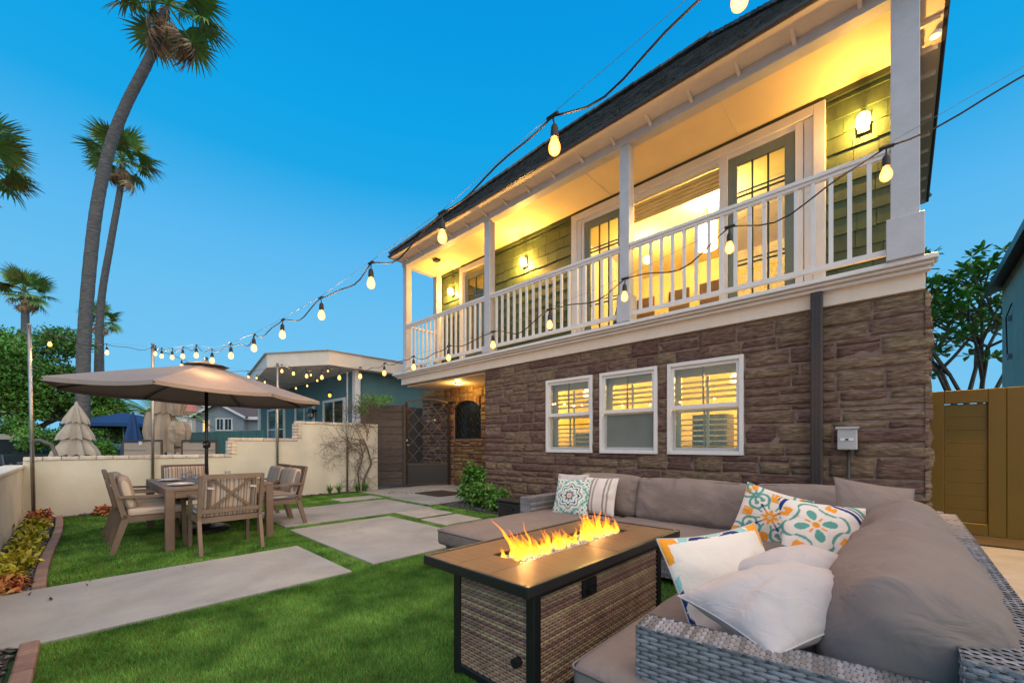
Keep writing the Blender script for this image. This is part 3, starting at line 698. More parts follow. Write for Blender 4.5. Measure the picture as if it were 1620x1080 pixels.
dk = MB().lathe([(0, 1.12), (.03, 1.1), (.16, .5), (.30, 0), (.28, -.02), (0, -.02)], (-4.25, 7.75, 3.2), 10)
tag(dk.build('covered_stand', 'navy', smooth=True), 'dark blue covered stand behind the left balcony door glass', 'cover')
pf = MB().box(-2.0, -1.3, 11.54, 11.59, 4.4, 5.3).build('picture_frame', 'white', house); MB().box(-1.94, -1.36, 11.53, 11.541, 4.46, 5.24).build('print', 'teal', pf)

# sconces
def sconce(x, z, e=95, y=7.30):
    s = MB().box(x - .07, x + .07, y - .02, y, z - .12, z + .12).build('wall_sconce', 'black', house, bevel=.008)
    MB().lathe([(.0, .10), (.05, .095), (.078, .06), (.082, -.04), (.06, -.10), (0, -.11)], (x, y - .10, z), 14).build('lamp_glass', 'sconce', s, smooth=True)
    MB().lathe([(.0, .125), (.018, .122), (.02, .10)], (x, y - .10, z), 14).build('cap', 'black', s, smooth=True)
    MB().bar((x, y - .02, z + .1), (x, y - .1, z + .12), .02, .02).build('bracket', 'black', s)
    for k in range(4):
        a = k * pi / 2 + .4; MB().tube([(x + cos(a) * .07, y - .1 + sin(a) * .07, z + .09), (x + cos(a) * .092, y - .1 + sin(a) * .092, z), (x + cos(a) * .06, y - .1 + sin(a) * .06, z - .12)], .004, 4).build('cage_wire', 'black', s)
    point_light('sconce_light', (x, y - .10, z - .01), e * 2, .03, (1, .52, .10), s)
for x, e in ((-9.25, 110), (-6.50, 160), (-.38, 72)): sconce(x, 5.52, e)

# entry downlight and side-yard lamp
def lantern(x, y, z, e, col=(1, .52, .10)):
    s = MB().lathe([(.0, 0), (.07, 0), (.07, .03), (0, .03)], (x, y, z), 12).build('downlight', 'white', house)
    MB().lathe([(0, -.004), (.05, -.004)], (x, y, z), 12).build('lens', 'sconce', s)
    point_light('downlight_light', (x, y, z - .06), e, .02, col, s)
lantern(-8.6, 6.95, 2.80, 34)
sl2 = MB().lathe([(.0, 0), (.06, 0), (.06, .03), (0, .03)], (.285, 7.1, 6.115), 12).build('eave_downlight', 'white', house)
MB().lathe([(0, -.004), (.045, -.004)], (.285, 7.1, 6.115), 12).build('lens', 'globe', sl2)
_sp = bpy.data.lights.new('downlight_light', 'SPOT'); _sp.energy = 1600; _sp.color = (1, .46, .05); _sp.spot_size = radians(58); _sp.spot_blend = .9; _sp.shadow_soft_size = .03
_so = bpy.data.objects.new('downlight_light', _sp); COL.objects.link(_so); _so.parent = sl2; _so.location = Vector((.31, 7.1, 6.09)) - root_off(sl2); _so.rotation_euler = Vector((.17, -.20, -1)).to_track_quat('-Z', 'Y').to_euler()

# roof
E0, E1, F0, F1, EZ = -10.0, .35, 5.75, 12.1, 6.26
run = (F1 - F0) / 2; tn = 1.02; RZ = EZ + run * tn
def roof_face(v, fs, name='roof_deck'):
    return MB().add(v, fs).build(name, 'cream', house)
A_, B_, C_, D_ = (E0, F0, EZ), (E1, F0, EZ), (E1, F1, EZ), (E0, F1, EZ); P_, Q_ = (E0 + run, F0 + run, RZ), (E1 - run, F0 + run, RZ)
rf = MB().add([A_, B_, C_, D_, P_, Q_] + [(v[0], v[1], v[2] - .05) for v in (A_, B_, C_, D_)],
              [(0, 1, 5, 4), (1, 2, 5), (2, 3, 4, 5), (3, 0, 4), (0, 6, 7, 1), (1, 7, 8, 2), (2, 8, 9, 3), (3, 9, 6, 0), (6, 9, 8, 7)]).build('roof', 'cream', house)
def shingle_courses():
    V = []; nrm = Vector((0, -sin(math.atan(tn)), cos(math.atan(tn)))); sl = Vector((0, cos(math.atan(tn)), sin(math.atan(tn))))
    L = run / cos(math.atan(tn)); ex = .14; k = 0; mb = MB()
    while k * ex < L:
        s0 = k * ex; ins = s0 * cos(math.atan(tn)); x = E0 + ins - .03; xe = E1 - ins + .03
        while x < xe:
            wd = R.uniform(.12, .34); b = min(x + wd, xe); t = R.uniform(.008, .022)
            o0 = Vector((0, F0, EZ)) + sl * (s0 - .03 - R.uniform(0, .03)); o1 = Vector((0, F0, EZ)) + sl * (s0 + ex + .04)
            ps = []
            for (xx, oo, tt) in ((x, o0, t + .01), (b - .006, o0, t + .01), (b - .006, o1, .006), (x, o1, .006)): q = oo + nrm * tt; ps.append((xx, q.y, q.z))
            for (xx, oo) in ((x, o0), (b - .006, o0)): q = oo + nrm * .001; ps.append((xx, q.y, q.z))
            mb.add(ps, [(0, 1, 2, 3), (4, 5, 1, 0)]); x = b
        k += 1
    o = mb.build('roof_shingle', 'asph', rf); o['kind'] = 'stuff'
    # side slopes
    mb = MB()
    for side in (0, 1):
        k = 0
        while k * ex < L:
            s0 = k * ex; ins = s0 * cos(math.atan(tn)); y0 = F0 + ins; y1 = F1 - ins; zz = EZ + s0 * sin(math.atan(tn)); z2 = zz + ex * sin(math.atan(tn)) + .03
            x0 = (E0 + ins) if side == 0 else (E1 - ins); sg = 1 if side == 0 else -1; x2 = x0 + sg * (ex * cos(math.atan(tn)) + .03)
            mb.add([(x0 - sg * .02, y0, zz + .01), (x0 - sg * .02, y1, zz + .01), (x2, y1, z2), (x2, y0, z2), (x0 - sg * .02, y0, zz - .015), (x0 - sg * .02, y1, zz - .015)], [(0, 1, 2, 3), (4, 5, 1, 0)]); k += 1
    o = mb.build('roof_shingle', 'asph', rf); o['kind'] = 'stuff'
shingle_courses()
cap = MB(); r0 = random.Random(4)
for a_, b_ in ((A_, P_), (B_, Q_), (D_, P_), (C_, Q_), (P_, Q_)):
    a_, b_ = Vector(a_), Vector(b_); n_ = int((b_ - a_).length / .2)
    for i_ in range(n_): cap.bar(a_.lerp(b_, i_ / n_) + Vector((0, 0, .035)), a_.lerp(b_, (i_ + 1.1) / n_) + Vector((0, 0, .05)), .24 + r0.uniform(-.01, .01), .05)
o = cap.build('hip_cap', 'asph', rf); o['kind'] = 'stuff'
dr = MB(); dr.box(E0 - .03, E1 + .03, F0 - .045, F0 + .0, EZ - .045, EZ + .012); dr.box(E1 + .0, E1 + .045, F0, F1, EZ - .045, EZ + .012); dr.box(E0 - .045, E0, F0, F1, EZ - .045, EZ + .012)
dr.build('gutter', 'brownmetal', house, bevel=.01)
x = E0 + .35
while x < E1:
    MB().add([(x - .02, F0 + .10, 6.235), (x + .02, F0 + .10, 6.235), (x + .02, 6.10, 6.14), (x - .02, 6.10, 6.14), (x - .02, F0 + .10, 6.251), (x + .02, F0 + .10, 6.251), (x + .02, 6.10, 6.251), (x - .02, 6.10, 6.251)],
             [(0, 3, 2, 1), (4, 5, 6, 7), (0, 1, 5, 4), (1, 2, 6, 5), (2, 3, 7, 6), (3, 0, 4, 7)]).build('rafter_tail', 'cream', house); x += .62
yy = 6.4
while yy < F1: MB().box(.142, E1 - .03, yy - .02, yy + .02, 6.15, 6.25).build('rafter_tail', 'cream', house); yy += .5

# ------------------------------------------------------------------ soft goods
def rbox(w, d, h, r, n=14, puff=0, sag=0, wr=0, fold=0, foldaxis=0, seed=0, bot=True, pn=2.0):
    """rounded, puffed box centred on the origin: x width, y depth, z thickness"""
    idx = {}; V = []; Fc = []
    def key(p): return (round(p[0], 5), round(p[1], 5), round(p[2], 5))
    def vid(p):
        k = key(p)
        if k not in idx: idx[k] = len(V); V.append(p)
        return idx[k]
    def grid(ax, sg):
        a, b = [(1, 2), (2, 0), (0, 1)][ax]
        nn = [n, n, max(4, n // 3)]
        na, nb = nn[a], nn[b]
        for i in range(na):
            for j in range(nb):
                q = []
                for (s, t) in ((0, 0), (1, 0), (1, 1), (0, 1)):
                    p = [0, 0, 0]; p[ax] = sg; p[a] = sin(((i + s) / na - .5) * pi) * .5 + ((i + s) / na - .5); p[b] = sin(((j + t) / nb - .5) * pi) * .5 + ((j + t) / nb - .5)
                    q.append(vid(p))
                Fc.append(tuple(q) if sg > 0 else tuple(q[::-1]))
    for ax in range(3):
        for sg in (-1, 1): grid(ax, sg)
    hw, hd, hh = w / 2, d / 2, h / 2; out = []
    for u, v, t in V:
        p = Vector((u * hw, v * hd, t * hh))
        ins = Vector((max(-hw + r, min(hw - r, p.x)), max(-hd + r, min(hd - r, p.y)), max(-hh + r, min(hh - r, p.z))))
        dlt = p - ins
        if dlt.length > 1e-7: p = ins + dlt.normalized() * r
        U, V2 = p.x / hw, p.y / hd
        k = (1 - abs(U) ** pn) * (1 - abs(V2) ** pn)
        if k < 0: k = 0
        zt = p.z / hh
        p.z += puff * k * zt if (zt > 0 or bot) else 0
        # sides swell too
        p.x += puff * .35 * (U ** 3) * (1 - V2 ** 2) * (1 - .5 * zt * zt); p.y += puff * .35 * (V2 ** 3) * (1 - U ** 2) * (1 - .5 * zt * zt)
        if wr:
            e = max(abs(U), abs(V2)) ** 2
            p.z += wr * fbm(p.x * 6 + seed, p.y * 6, seed) * (zt if bot else max(zt, 0)) * 1.6
            p.z += wr * .7 * fbm(p.x * 15 + seed, p.y * 13, zt) * e
        if fold:
            c = p.x if foldaxis == 0 else p.y; o_ = p.y if foldaxis == 0 else p.x
            ff = noise.noise((c * 13 + .6 * o_ + seed, o_ * 1.6, seed)) + .5 * noise.noise((c * 29 + seed, o_ * 2.6, 3))
            ff += .40 * noise.noise((c * 62 + seed, o_ * 4, 7)) * max(0, (abs(V2) if foldaxis == 0 else abs(U)) - .45)
            e = .25 + .75 * (abs(V2) if foldaxis == 0 else abs(U)) ** 1.5
            p.z += fold * ff * e * (1 if zt > 0 else -1)
            n1 = fold * ff * e * .6
            if foldaxis == 0: p.y += n1 * (1 if V2 > 0 else -1)
            else: p.x += n1 * (1 if U > 0 else -1)
        out.append(tuple(p))
    m = MB(); m.v = out; m.f = Fc; m.uvt = V; return m
def seam(m, t0, rad=.0045, lift=.002):
    ts = sorted({round(q[2], 4) for q in m.uvt}, key=lambda v: abs(v - t0)); tt = ts[0]
    ring = [(math.atan2(q[1], q[0]), p) for q, p in zip(m.uvt, m.v) if abs(q[2] - tt) < 1e-3 and (abs(abs(q[0]) - 1) < 1e-4 or abs(abs(q[1]) - 1) < 1e-4)]
    ring.sort(key=lambda q: q[0]); P = [Vector(p) for _, p in ring]; n = len(P); pts = [sum((P[(i + k) % n] for k in range(-2, 3)), Vector()) / 5 * 1.008 for i in range(n)]; pts.append(pts[0]); return MB().tube(pts, rad, 5, cap=False)
def frame(c, xd, nd):
    x = Vector(xd).normalized(); n = Vector(nd); n = (n - x * n.dot(x)).normalized(); y = n.cross(x)
    return Matrix(((x.x, y.x, n.x, c[0]), (x.y, y.y, n.y, c[1]), (x.z, y.z, n.z, c[2]), (0, 0, 0, 1)))
def piping(w, d, r, z, rad=.006, hh=0):
    pts = []; hw, hd = w / 2, d / 2
    for cx, cyy, a0 in ((hw - r, hd - r, 0), (-hw + r, hd - r, 90), (-hw + r, -hd + r, 180), (hw - r, -hd + r, 270)):
        for k in range(4): a = radians(a0 + k * 30); pts.append((cx + r * cos(a), cyy + r * sin(a), z))
    pts.append(pts[0]); return MB().tube(pts, rad, 5, cap=False)

def pillow_mesh(s, th, n, seed, pinch=.07):
    V = []; F = []; s2 = s / 2
    def P(i, j, sg):
        u = -1 + 2 * i / n; v = -1 + 2 * j / n
        u_, v_ = sin(u * pi / 2) * .35 + u * .65, sin(v * pi / 2) * .35 + v * .65
        x = s2 * u_ * (1 - pinch * (1 - v_ * v_)); y = s2 * v_ * (1 - pinch * (1 - u_ * u_))
        k = max(0, 1 - u_ ** 2) ** .55 * max(0, 1 - v_ ** 2) ** .55
        z = sg * th / 2 * k
        ang = math.atan2(v_, u_); rr = math.hypot(u_, v_)
        z += .011 * noise.noise((cos(ang) * 2.6 + seed, sin(ang) * 2.6, sg + seed + rr * .6)) * min(1, rr * 1.3) * min(1, k * 3)
        z += .005 * noise.noise((x * 13 + seed, y * 13, sg * 2)) * min(1, k * 3)
        return (x, y, z)
    for sg in (1, -1):
        b = len(V)
        for i in range(n + 1):
            for j in range(n + 1): V.append(P(i, j, sg))
        for i in range(n):
            for j in range(n):
                q = (b + i * (n + 1) + j, b + (i + 1) * (n + 1) + j, b + (i + 1) * (n + 1) + j + 1, b + i * (n + 1) + j + 1)
                F.append(q if sg > 0 else q[::-1])
    return V, F
CR = (.68, .63, .58); TE = (.10, .30, .26); OR = (.76, .30, .03); NV = (.015, .04, .16); LT = (.25, .50, .50); GY = (.20, .19, .18)
def pat_mandala(x, y):
    r = math.hypot(x, y); a = math.atan2(y, x); c = cos(8 * a); c16 = cos(16 * a)
    if r < .09: return OR
    if r < .13: return CR
    if r < .24 + .03 * c: return CR if abs(c) < .35 else NV
    if r < .30 + .04 * c: return LT
    if r < .40 + .05 * c: return CR
    if r < .47 + .07 * c: return NV if c > .1 else TE
    if r < .55 + .07 * c: return CR
    if r < .64 + .06 * c: return TE if abs(sin(5 * r * 6 + c)) > .3 else LT
    if r < .74 + .05 * c: return CR
    d = abs(abs(x) + abs(y) - 1.08)
    if d < .05: return TE
    if .09 < d < .12: return LT
    t = sin(14 * (x - y) if x * y > 0 else 14 * (x + y)) * sin(20 * r)
    return TE if t > .35 else (LT if t < -.55 else CR)
def pat_floral(x, y):
    r = math.hypot(x, y); a = math.atan2(y, x)
    if r < .06: return CR if r > .03 else OR
    if r < .20 + .06 * cos(8 * a): return OR
    if r < .50 and abs(math.remainder(a - pi / 4, pi / 2)) < .07 * (1.3 - r): return NV
    # four tulips in the corners and on the axes
    for k in range(4):
        aa = k * pi / 2; lx = x * cos(aa) + y * sin(aa); ly = -x * sin(aa) + y * cos(aa)
        dx = lx - .66; q = abs(ly)
        if -.13 < dx < .16 and q < .15 - .35 * max(0, -dx) and not (dx > .03 and .03 < abs(q - .03) < .05): return OR
        # scrolls
        c1 = math.hypot(lx - .50, q - .36); t = math.atan2(q - .36, lx - .50)
        if .17 < c1 < .245 and t < 2.6: return TE
        if c1 < .07: return TE
        c2 = math.hypot(lx - .86, q - .70)
        if .20 < c2 < .27: return TE
        if c2 < .10: return OR
        if abs(q - (.06 + .28 * max(0, lx - .2) ** .7)) < .028 and .25 < lx < .62: return TE
    return CR
def pat_star(x, y):
    x += .22; y -= .10
    r = math.hypot(x, y); a = math.atan2(y, x)
    if r < .085: return OR
    for k in range(8):
        da = math.remainder(a - k * pi / 4 - .2, 2 * pi); lx = r * cos(da); ly = abs(r * sin(da))
        if k % 2 == 0:
            if .13 < lx < .48 and ly < .11 * math.sqrt(max(0, sin(pi * ((lx - .13) / .35) ** 1.3))): return TE
        else:
            if .13 < lx < .27 and ly < .024: return OR
            if .42 < lx < .44 and ly < .02: return OR
            if .62 < lx < .84 and ly < .13 - .25 * abs(lx - .72) and not (lx > .76 and ly < .03): return OR
    e = cos(4 * (a - .2)); b = .60 + .12 * abs(e) ** .5 * (1 if e > 0 else -1)
    if abs(r - b) < .035: return TE
    b2 = .98 + .16 * abs(cos(2 * (a - .2))) - .08
    if abs(r - b2) < .05: return NV
    if abs(r - b2 - .13) < .02: return NV
    if abs(r - b2 + .0 - .24) < .05: return TE
    return CR
def pat_edge(x, y):
    # the print as it shows on the edge of a turned cushion
    r = math.hypot(x, y)
    if abs(r - .9 - .08 * cos(6 * math.atan2(y, x))) < .06: return NV
    if abs(r - 1.03 - .08 * cos(6 * math.atan2(y, x))) < .06: return LT
    if abs(x) > .72 and abs(y) > .62 and abs(x * y) > .5: return OR
    return CR
def scatter(name, label, M, s=.5, th=.2, n=26, seed=0, material='pillow', pattern=None, both=False, cat='cushion', group='scatter cushions on the sofa'):
    if pattern: n = 120
    V, F = pillow_mesh(s, th, n, seed)
    me = bpy.data.meshes.new(name); me.from_pydata([tuple(M @ Vector(v)) for v in V], [], F)
    me.polygons.foreach_set('use_smooth', [True] * len(me.polygons))
    if pattern:
        at = me.color_attributes.new('print', 'FLOAT_COLOR', 'POINT'); h = s / 2
        cols = np.ones((len(V), 4), np.float32); half = len(V) // 2
        for i, v in enumerate(V):
            if i < half or (both and max(abs(v[0] / h), abs(v[1] / h)) > .885): cols[i, :3] = pattern(v[0] / h, v[1] / h)
            else:
                cols[i, :3] = CR
        at.data.foreach_set('color', cols.ravel())
    me.update(); o = link(name, me, 'print' if pattern else material); tag(o, label, cat, group)
    if not pattern or both:
        q = MB(); pts = []
        for k in range(4 * 24 + 1):
            sd, w_ = (k // 24) % 4, (k % 24) / 24 * 2 - 1; c_ = {0: (w_, -1), 1: (1, w_), 2: (-w_, 1), 3: (-1, -w_)}[sd]; h2 = s / 2
            e_ = [sin(v * pi / 2) * .35 + v * .65 for v in c_]; pts.append(M @ Vector((h2 * e_[0] * (1 - .07 * (1 - e_[1] ** 2)), h2 * e_[1] * (1 - .07 * (1 - e_[0] ** 2)), 0)))
        q.tube(pts, .0035, 6, cap=False).build('piping', 'pillow' if material != 'sofa' else 'piping', o, smooth=True)
    return o

# ------------------------------------------------------------------ wicker
def weave(mb, o, u, v, nrm, W, Hh, row, stake, amp=.0030):
    """over-under straps: rows run along u, stacked along v; long floats over three stakes, then under one"""
    o = Vector(o); u = Vector(u).normalized(); v = Vector(v).normalized(); nrm = Vector(nrm).normalized()
    nr = max(1, int(Hh / row)); ns = max(4, int(W / (stake / 4))); rw = Hh / nr; du = W / ns
    for r in range(nr):
        b = len(mb.v); ph = (r % 2) * 2; jt = R.uniform(-.0005, .0005); jn = R.uniform(-.0004, .0004)
        for i in range(ns + 1):
            k = (i + ph) % 4; a = (amp * .55, amp, amp * .55, -amp * .9)[k] + jn
            p = o + u * (i * du) + v * (r * rw)
            mb.v.append(tuple(p + nrm * (a - amp * .5) + v * (.0 * rw)))
            mb.v.append(tuple(p + nrm * (a + amp * .25) + v * (rw * .5 + jt)))
            mb.v.append(tuple(p + nrm * (a - amp * .5) + v * (rw * 1.0)))
        for i in range(ns):
            for k in (0, 1): mb.f.append((b + i * 3 + k, b + (i + 1) * 3 + k, b + (i + 1) * 3 + k + 1, b + i * 3 + k + 1))
    return mb
def weave_part(name, m, parent, *a, **k): return weave(MB(), *a, **k).build(name, m, parent, smooth=False)

# ------------------------------------------------------------------ FIRE TABLE
ft = thing('fire_table', 'rectangular wicker fire table with wood look top, black frame and burning flames', 'fire table', (-1.45, 2.02, 0))
X0, X1, Y0, Y1, ZT = -1.82, -1.09, 1.24, 2.80, .62
BX0, BX1, BY0, BY1 = -1.575, -1.345, 1.50, 2.56
f = MB(); rw_ = .028
f.box(X0, X0 + rw_, Y0, Y1, ZT - .045, ZT + .004); f.box(X1 - rw_, X1, Y0, Y1, ZT - .045, ZT + .004); f.box(X0 + rw_, X1 - rw_, Y0, Y0 + rw_, ZT - .045, ZT + .004); f.box(X0 + rw_, X1 - rw_, Y1 - rw_, Y1, ZT - .045, ZT + .004)
f.build('top_frame', 'black', ft, bevel=.005, segs=2)
g_ = .003
xa, xb, ya, yb = X0 + rw_ + .002, X1 - rw_ - .002, Y0 + rw_ + .002, Y1 - rw_ - .002
for (a, b, c, d) in ((xa, BX0, ya, (ya + yb) / 2 - g_), (xa, BX0, (ya + yb) / 2 + g_, yb), (BX1, xb, ya, (ya + yb) / 2 - g_), (BX1, xb, (ya + yb) / 2 + g_, yb), (BX0 + g_, BX1 - g_, ya, BY0), (BX0 + g_, BX1 - g_, BY1, yb)):
    MB().box(a, b, c, d, ZT - .03, ZT).build('top_tile', 'woodtile', ft, bevel=.002)
rc = MB(); rc.box(BX0, BX1, BY0, BY1, ZT - .10, ZT - .09); rc.box(BX0 - .002, BX0 + .006, BY0, BY1, ZT - .09, ZT - .001); rc.box(BX1 - .006, BX1 + .002, BY0, BY1, ZT - .09, ZT - .001); rc.box(BX0 + .006, BX1 - .006, BY0 - .002, BY0 + .006, ZT - .09, ZT - .001); rc.box(BX0 + .006, BX1 - .006, BY1 - .006, BY1 + .002, ZT - .09, ZT - .001)
rc.build('burner_tray', 'black', ft)
# crushed glass heap
pebbles('fire_glass', None, BX0 + .015, BX1 - .015, BY0 + .02, BY1 - .02, 2600, .0085, 'fireglass', z=ZT - .025, parent=ft, ax=(1, .8, .8))
bx0, bx1, by0, by1 = X0 + .10, X1 - .07, Y0 + .12, Y1 - .14
f = MB()
for a in (bx0, bx1 - .05):
    for b in (by0, by1 - .05): f.box(a, a + .05, b, b + .05, 0, ZT - .045)
for a in (bx0, bx1 - .05): f.box(a + .002, a + .048, by0 + .05, by1 - .05, ZT - .10, ZT - .046); f.box(a + .002, a + .048, by0 + .05, by1 - .05, .02, .06)
for b in (by0, by1 - .05): f.box(bx0 + .05, bx1 - .05, b + .002, b + .048, ZT - .10, ZT - .046); f.box(bx0 + .05, bx1 - .05, b + .002, b + .048, .02, .06)
f.build('base_frame', 'black', ft, bevel=.004)
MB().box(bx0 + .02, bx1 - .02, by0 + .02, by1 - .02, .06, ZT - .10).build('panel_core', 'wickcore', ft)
hh = ZT - .10 - .06
weave_part('wicker_panel', 'wickb', ft, (bx1 - .014, by0 + .05, .06), (0, 1, 0), (0, 0, 1), (1, 0, 0), by1 - by0 - .1, hh, .0145, .044, amp=.0036)
weave_part('wicker_panel', 'wickb', ft, (bx0 + .014, by0 + .05, .06), (0, 1, 0), (0, 0, 1), (-1, 0, 0), by1 - by0 - .1, hh, .0145, .044, amp=.0036)
weave_part('wicker_panel', 'wickb', ft, (bx0 + .05, by0 + .014, .06), (1, 0, 0), (0, 0, 1), (0, -1, 0), bx1 - bx0 - .1, hh, .0145, .044, amp=.0036)
weave_part('wicker_panel', 'wickb', ft, (bx0 + .05, by1 - .014, .06), (1, 0, 0), (0, 0, 1), (0, 1, 0), bx1 - bx0 - .1, hh, .0145, .044, amp=.0036)
cp = MB().box(bx1 - .012, bx1 + .006, 1.74, 1.86, .43, .515).build('control_plate', 'black', ft, bevel=.004)
MB().tube([(bx1 + .006, 1.775, .472), (bx1 + .035, 1.775, .472)], .017, 12).build('knob', 'black', cp); MB().tube([(bx1 + .006, 1.825, .475), (bx1 + .022, 1.825, .475)], .010, 10).build('igniter', 'black', cp)
MB().tube([(bx1 - .10, by0 + .012, .22), (bx1 - .10, by0 - .022, .22)], .022, 14).build('door_knob', 'black', ft)
def flame(x, y, h, w, lean, seed):
    pts = []; rad = []; n = 9
    for i in range(n):
        t = i / (n - 1); k = t ** 1.4
        pts.append((x + lean[0] * k * h + .022 * noise.noise((t * 4 + seed, seed, 0)) * t, y + lean[1] * k * h + .03 * noise.noise((t * 4, seed, 5)) * t, ZT - .015 + t * h))
        rad.append(max(.0008, w * (math.sin(pi * min(1, t * .75 + .22)) ** .8) * (1 - t) ** .62))
    return MB().tube(pts, rad, 7)
FL = [(1.56, .10, .16), (1.60, .17, .3), (1.64, .21, .34), (1.68, .17, .2), (1.60, .13, .1), (1.72, .10, .1), (1.80, .13, .15), (1.86, .10, .1), (1.92, .14, .1), (1.97, .12, .05), (2.03, .09, .1), (2.10, .05, 0), (2.18, .07, 0), (2.22, .17, -.1), (2.27, .21, .1), (2.32, .20, .15), (2.36, .23, .1), (2.41, .19, 0), (2.45, .15, 0), (2.49, .12, 0), (2.33, .15, .2), (2.52, .08, 0)]
i = 0
for (y, h, ln) in FL:
    for q in range(6):
        hq = h * 1.15 * R.uniform(.45, 1.0) * (1 if q == 0 else .7); i += 1
        flame(-1.46 + R.uniform(-.055, .055), y + R.uniform(-.035, .035), hq, R.uniform(.014, .032), (-ln * 1.1 + R.uniform(-.25, .25), -.25 + R.uniform(-.35, .3)), i * 3.7).build('flame', 'flame', ft, smooth=True)
for y in (1.64, 2.35): point_light('fire_glow', (-1.46, y, ZT + .07), 3.2, .02, (1, .46, .12), ft)

# ------------------------------------------------------------------ SOFA
so = thing('sectional_sofa', 'large grey wicker corner sofa with taupe cushions and a chaise end', 'sofa', (-1.2, 3.8, 0))
def wbox(name, x0, x1, y0, y1, z0, z1, faces, row=.015, stake=.050, parent=so):
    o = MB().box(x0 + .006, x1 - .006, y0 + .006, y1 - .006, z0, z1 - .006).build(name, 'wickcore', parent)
    m = MB()
    if 'y-' in faces: weave(m, (x0, y0 + .004, z0), (1, 0, 0), (0, 0, 1), (0, -1, 0), x1 - x0, z1 - z0, row, stake)
    if 'y+' in faces: weave(m, (x0, y1 - .004, z0), (1, 0, 0), (0, 0, 1), (0, 1, 0), x1 - x0, z1 - z0, row, stake)
    if 'x-' in faces: weave(m, (x0 + .004, y0, z0), (0, 1, 0), (0, 0, 1), (-1, 0, 0), y1 - y0, z1 - z0, row, stake)
    if 'x+' in faces: weave(m, (x1 - .004, y0, z0), (0, 1, 0), (0, 0, 1), (1, 0, 0), y1 - y0, z1 - z0, row, stake)
    if 'top' in faces:
        if y1 - y0 > x1 - x0: weave(m, (x0, y0, z1 - .004), (1, 0, 0), (0, 1, 0), (0, 0, 1), x1 - x0, y1 - y0, row, stake)
        else: weave(m, (x0, y0, z1 - .004), (0, 1, 0), (1, 0, 0), (0, 0, 1), y1 - y0, x1 - x0, row, stake)
    m.build('wicker_weave', 'wickg', o); return o
wbox('base', -3.10, -2.22, 2.36, 3.44, .06, .26, ('y-', 'x-', 'x+'))
wbox('base', -3.12, -.82, 3.45, 4.34, .06, .26, ('y-', 'x-'))
wbox('base', -.80, .02, 1.42, 4.34, .06, .26, ('x-',))
wbox('backrest_frame', -3.12, .22, 4.35, 4.47, .06, .70, ('y-', 'y+', 'top', 'x-'))
wbox('backrest_frame', .10, .28, 1.42, 4.34, .06, .70, ('x-', 'x+', 'top', 'y-'), row=.014, stake=.036)
wbox('armrest', -3.20, -3.05, 3.50, 4.34, .06, .60, ('x-', 'y-', 'top', 'x+'))
# near arm, turned a little
na_ = MB(); AR = Matrix.Translation((-.645, 1.275, 0)) @ Matrix.Rotation(radians(7.5), 4, 'Z')
aw_, ad_, ah_ = 1.02, .125, .60
na_.box(.006, aw_ - .006, .006, ad_ - .006, .05, ah_ - .006); arm = na_.build('armrest', 'wickcore', so, xf=AR)
m = MB(); weave(m, (0, .004, .05), (1, 0, 0), (0, 0, 1), (0, -1, 0), aw_, ah_ - .05, .0135, .060); weave(m, (0, ad_ - .004, .05), (1, 0, 0), (0, 0, 1), (0, 1, 0), aw_, ah_ - .05, .0185, .056)
weave(m, (.004, 0, .05), (0, 1, 0), (0, 0, 1), (-1, 0, 0), ad_, ah_ - .05, .0135, .050); weave(m, (aw_ - .004, 0, .05), (0, 1, 0), (0, 0, 1), (1, 0, 0), ad_, ah_ - .05, .0135, .050)
weave(m, (0, 0, ah_ - .004), (0, 1, 0), (1, 0, 0), (0, 0, 1), ad_, aw_, .0135, .034)
m.build('wicker_weave', 'wickg', arm, xf=AR)
def seat(x0, x1, y0, y1, z=.345, h=.155, seed=0):
    c = rbox(x1 - x0, y1 - y0, h, .035, 18, puff=.018, wr=.006, seed=seed, bot=False, pn=4).build('seat_cushion', 'sofa', so, smooth=True, xf=Matrix.Translation(((x0 + x1) / 2, (y0 + y1) / 2, z)))
    p = piping(x1 - x0 + .004, y1 - y0 + .004, .03, z + h / 2 - .022).build('piping', 'piping', c, smooth=True, xf=Matrix.Translation(((x0 + x1) / 2, (y0 + y1) / 2, 0)))
seat(-3.16, -2.20, 2.30, 4.10, seed=1); seat(-2.19, -.935, 3.40, 4.12, seed=2); seat(-.93, -.02, 2.87, 4.12, seed=3); seat(-.87, -.02, 1.22, 2.86, seed=4)
def back(c, xd, nd, w, h, th, seed, fold=.012, r=.06):
    M_ = frame(c, xd, nd)
    rb = rbox(w, h, th, r, 56, puff=.065, wr=.012, fold=fold, foldaxis=0, seed=seed, pn=2.6)
    o = rb.build('back_cushion', 'sofa', so, smooth=True, xf=M_)
    if r > .09:
        return o
    p = piping(w - r * .35, h - r * .35, .07 + r * .3, th / 2 - r * .25, .0045).build('piping', 'piping', o, smooth=True, xf=M_)
    return o
back((-2.44, 4.18, .63), (1, 0, 0), (0, -1, .22), .78, .44, .17, 1, .006)
back((-1.51, 4.14, .62), (1, 0, 0), (0, -1, .25), 1.06, .44, .19, 2, .008)
back((-.46, 4.16, .63), (1, 0, 0), (0, -1, .22), 1.0, .44, .17, 3, .006)
back((.0, 3.42, .60), (0, -1, 0), (-1, 0, .30), 1.16, .44, .27, 4, .020, r=.11)
back((.01, 2.24, .60), (0, -1, 0), (-1, 0, .36), 1.44, .42, .35, 5, .022, r=.13)
